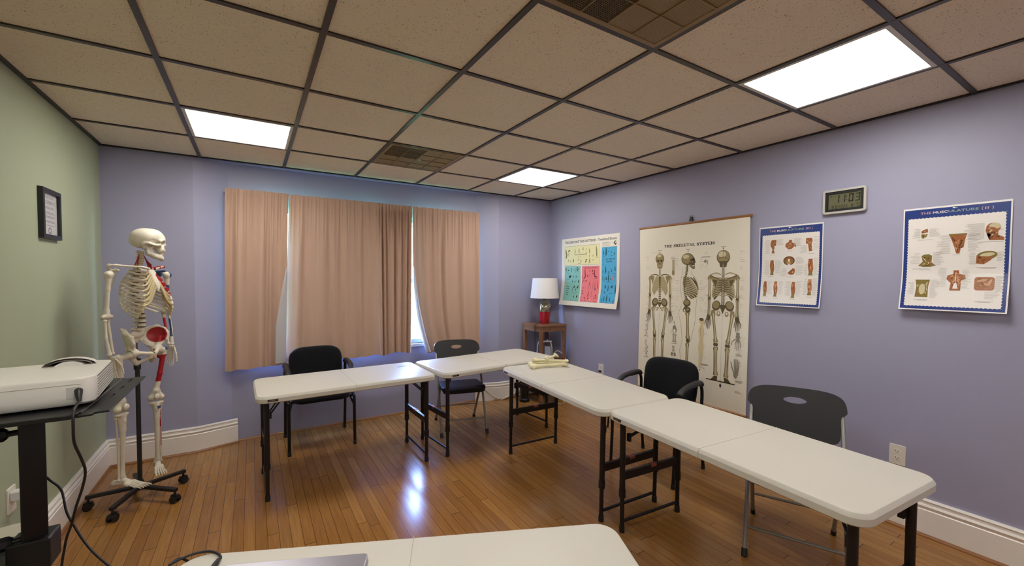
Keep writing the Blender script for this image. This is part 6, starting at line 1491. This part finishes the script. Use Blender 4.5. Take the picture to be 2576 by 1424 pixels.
for k in range(8):
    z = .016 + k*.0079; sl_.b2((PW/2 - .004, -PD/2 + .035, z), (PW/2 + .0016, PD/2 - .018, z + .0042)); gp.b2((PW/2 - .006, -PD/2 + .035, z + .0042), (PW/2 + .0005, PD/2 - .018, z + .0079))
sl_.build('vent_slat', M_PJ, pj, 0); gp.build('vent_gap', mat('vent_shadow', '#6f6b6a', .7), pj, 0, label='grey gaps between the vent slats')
MB().b2((-PW/2 + .004, -PD/2 - .0004, PH - .0195), (PW/2 - .03, -PD/2 + .002, PH - .0185)).build('shell_seam', mat('seam_line', '#8f8b87', .6), pj, 0)
inl = MB(); inl.b2((.118, -PD/2 - .0006, .026), (.146, -PD/2 + .004, .058)); inl.build('power_inlet', mat('grey_inlet', '#bdb9b5', .5), pj, 0, label='power inlet on the near side')
MB().b2((-.055, -PD/2 - .0006, .048), (-.032, -PD/2 + .004, .056)).build('side_port', M_BLACK, pj, 0)
# focus ring in its arched hood on top
hc_ = (.085, PD/2 - .062)
hood = MB()
for k in range(13):
    pass
A = [R(180*k/16) for k in range(17)]
hood.grid(lambda u, v: (hc_[0] + .062*math.cos(PI*u)*(1 if v < .5 else .84), hc_[1] + (-.016 + .05*(v if v < .5 else 1 - v)*2), PH - .002 + (.026 if v < .5 else .019)*math.sin(PI*u)), 20, 6)
hood.build('lens_hood', M_PJ, pj, 180)
MB().tube([(hc_[0] - .001, hc_[1] - .022, PH - .035), (hc_[0], hc_[1] + .02, PH - .035)], .050, 32).build('focus_ring', mat('white_focus_ring', '#d2cfcb', .3), pj, 40)
MB().grid(lambda u, v: (hc_[0] + .054*math.cos(PI*u)*v, hc_[1] + .030, PH + .018*math.sin(PI*u)*v), 16, 3).build('lens_recess', M_BLACK, pj, 0)

def cable(name, pts, r, m, label, cat='cable'): return tag(MB().tube(smooth_path(pts, 8), r, 10).build(name, m, None, 60), label, cat)
M_CAB = mat('black_cable', '#1b1517', .5)
pc_ = thing('power_cable', 'black power cable plugged into the projector, hanging in front of the cart column', 'cable')
MB().tube(smooth_path([(-.419, 1.622, 1.108), (-.417, 1.585, 1.101), (-.412, 1.548, 1.094), (-.411, 1.540, 1.060), (-.415, 1.560, 1.008), (-.413, 1.600, .951), (-.416, 1.642, .898), (-.43, 1.672, .843), (-.458, 1.721, .768), (-.478, 1.752, .702), (-.500, 1.780, .635), (-.515, 1.79, .50), (-.50, 1.78, .25), (-.43, 1.74, .02), (-.30, 1.70, .006)], 8), .0034, 10).build('cable_lead', M_CAB, pc_, 60)
MB().tube([(-.424, 1.650, 1.137), (-.4245, 1.640, 1.133), (-.4225, 1.632, 1.124), (-.4195, 1.622, 1.108)], [.0085, .0095, .0078, .0045], 10).build('plug', M_BLACK, pc_, 40)
cable('signal_cable', [(-.60, 1.915, .84), (-.578, 1.945, .785), (-.552, 1.945, .744), (-.532, 1.912, .682), (-.504, 1.870, .648), (-.472, 1.83, .609), (-.43, 1.768, .585), (-.36, 1.672, .560), (-.25, 1.55, .50), (-.14, 1.45, .60), (-.17, 1.41, .69), (-.193, 1.368, .706), (-.171, 1.381, .7065), (-.142, 1.389, .7065), (-.110, 1.380, .7065), (-.089, 1.357, .7065), (-.081, 1.335, .7065), (-.085, 1.322, .7065)], .0034, M_CAB, 'thin black cable drooping from the cart to the laptop table')
cn = MB().tube([(-.085, 1.322, .7085), (-.092, 1.300, .7085), (-.098, 1.28, .7085)], [.005, .0075, .007], 10); tag(cn.build('cable_connector', M_BLACK, None, 40), 'black cable connector lying on the foreground table beside the laptop', 'connector')

# laptop, closed, silver
ux = Vector((.333, -.145, 0)).normalized(); uy = Vector((ux.y, -ux.x, 0))
if uy.y > 0: uy = -uy
c0 = Vector((-.074, 1.277, 0)); lc = c0 + ux*.1815 + uy*.125
lt_ = thing('laptop', 'closed silver laptop on the foreground table', 'laptop', (lc.x, lc.y, .7003), math.atan2(ux.y, ux.x))
M_LAP = mat('silver_aluminium', '#a4a2ad', .35, metal=.6)
MB().prism(rrect(.363, .25, .012, 5), .003, .010).build('laptop_base', M_LAP, lt_, 0, bevel=.002); MB().prism(rrect(.363, .25, .012, 5), .0112, .0175).build('laptop_lid', M_LAP, lt_, 0, bevel=.002)
MB().tube([(-.12, .122, .0108), (.12, .122, .0108)], .0035, 8).build('hinge', M_BLACK, lt_, 40)
for sx in (-1, 1): MB().tube([(sx*.15, -.09, 0), (sx*.15, .09, 0)], .004, 8).build('rubber_strip', M_BLACK, lt_, 40)

# ================================================================ green wall: framed notice, power plate
M_L = Matrix(((0, 0, 1, 0), (1, 0, 0, 0), (0, 1, 0, 0), (0, 0, 0, 1)))       # u -> +Y, v -> Z, out of the wall -> +X
pf = thing('picture_frame', 'black framed printed notice on the green wall', 'frame'); pf.matrix_world = Matrix.Translation((XL, 3.310, 1.800)) @ M_L
frame_mb(.252, .275, .003, .024, 0, .022).build('frame_moulding', mat('black_frame_wood', '#17171b', .35), pf, 20)
MB().b2((-.104, -.116, .004), (.104, .116, .008)).build('notice_paper', mat('notice_paper', '#d2d0d2', .5), pf, 0)
M_GI = mat('notice_ink', '#8a888c', .6); nt_ = MB(); rn = random.Random(3); zf_ = .0083
def nrect(x0, y0, x1, y1): nt_.add([(x0, y0, zf_), (x1, y0, zf_), (x1, y1, zf_), (x0, y1, zf_)], [(0, 1, 2, 3)])
def ntext(s, x, y, size, w):
    vs, fs = text_mesh(s, size, .01); a = min(v[0] for v in vs); b = max(v[0] for v in vs); k = w/(b - a); nt_.add([(x + (p - (a+b)/2)*k, y + q, zf_) for p, q in vs], fs)
ntext('THE FOUR', 0, .085, .022, .12); ntext('AGREEMENTS', 0, .055, .026, .16)
for k, y in enumerate((.036, .029, .008, .001, -.014, -.020, -.040, -.046, -.064)): 
    w = rn.uniform(.11, .15); nrect(-w/2, y, w/2, y + .0032)
for k in range(14): a = 2*PI*k/14; nt_.ball((.0 + .018*math.cos(a), -.090 + .014*math.sin(a), zf_), (.005, .005, .0004), 8)
nt_.build('notice_print', M_GI, pf, 0)
MB().b2((-.104, -.116, .0105), (.104, .116, .0115)).build('cover_glass', M_GLASS, pf, 0)

wp = thing('wall_outlet', 'white wall plate with a white adapter on the green wall', 'outlet'); wp.matrix_world = Matrix.Translation((XL, 2.800, .430)) @ M_L
MB().prism(rrect(.075, .118, .006, 3), 0, .007).build('cover_plate', M_PLT, wp, 0, bevel=.0015)
ad = thing('power_adapter', 'small white plug-in adapter with a white lead on the green wall', 'adapter'); ad.matrix_world = Matrix.Translation((XL + .007, 2.795, .448)) @ M_L
MB().b2((-.022, -.022, 0), (.022, .022, .05)).build('adapter_body', M_WPL, ad, 0, bevel=.005)
MB().tube(smooth_path([(0, -.015, .045), (.0, -.03, .075), (.03, -.05, .06), (.05, -.12, .03), (.045, -.24, .02), (.03, -.36, .03)], 6), .0035, 8).build('adapter_lead', M_WPL, ad, 60)
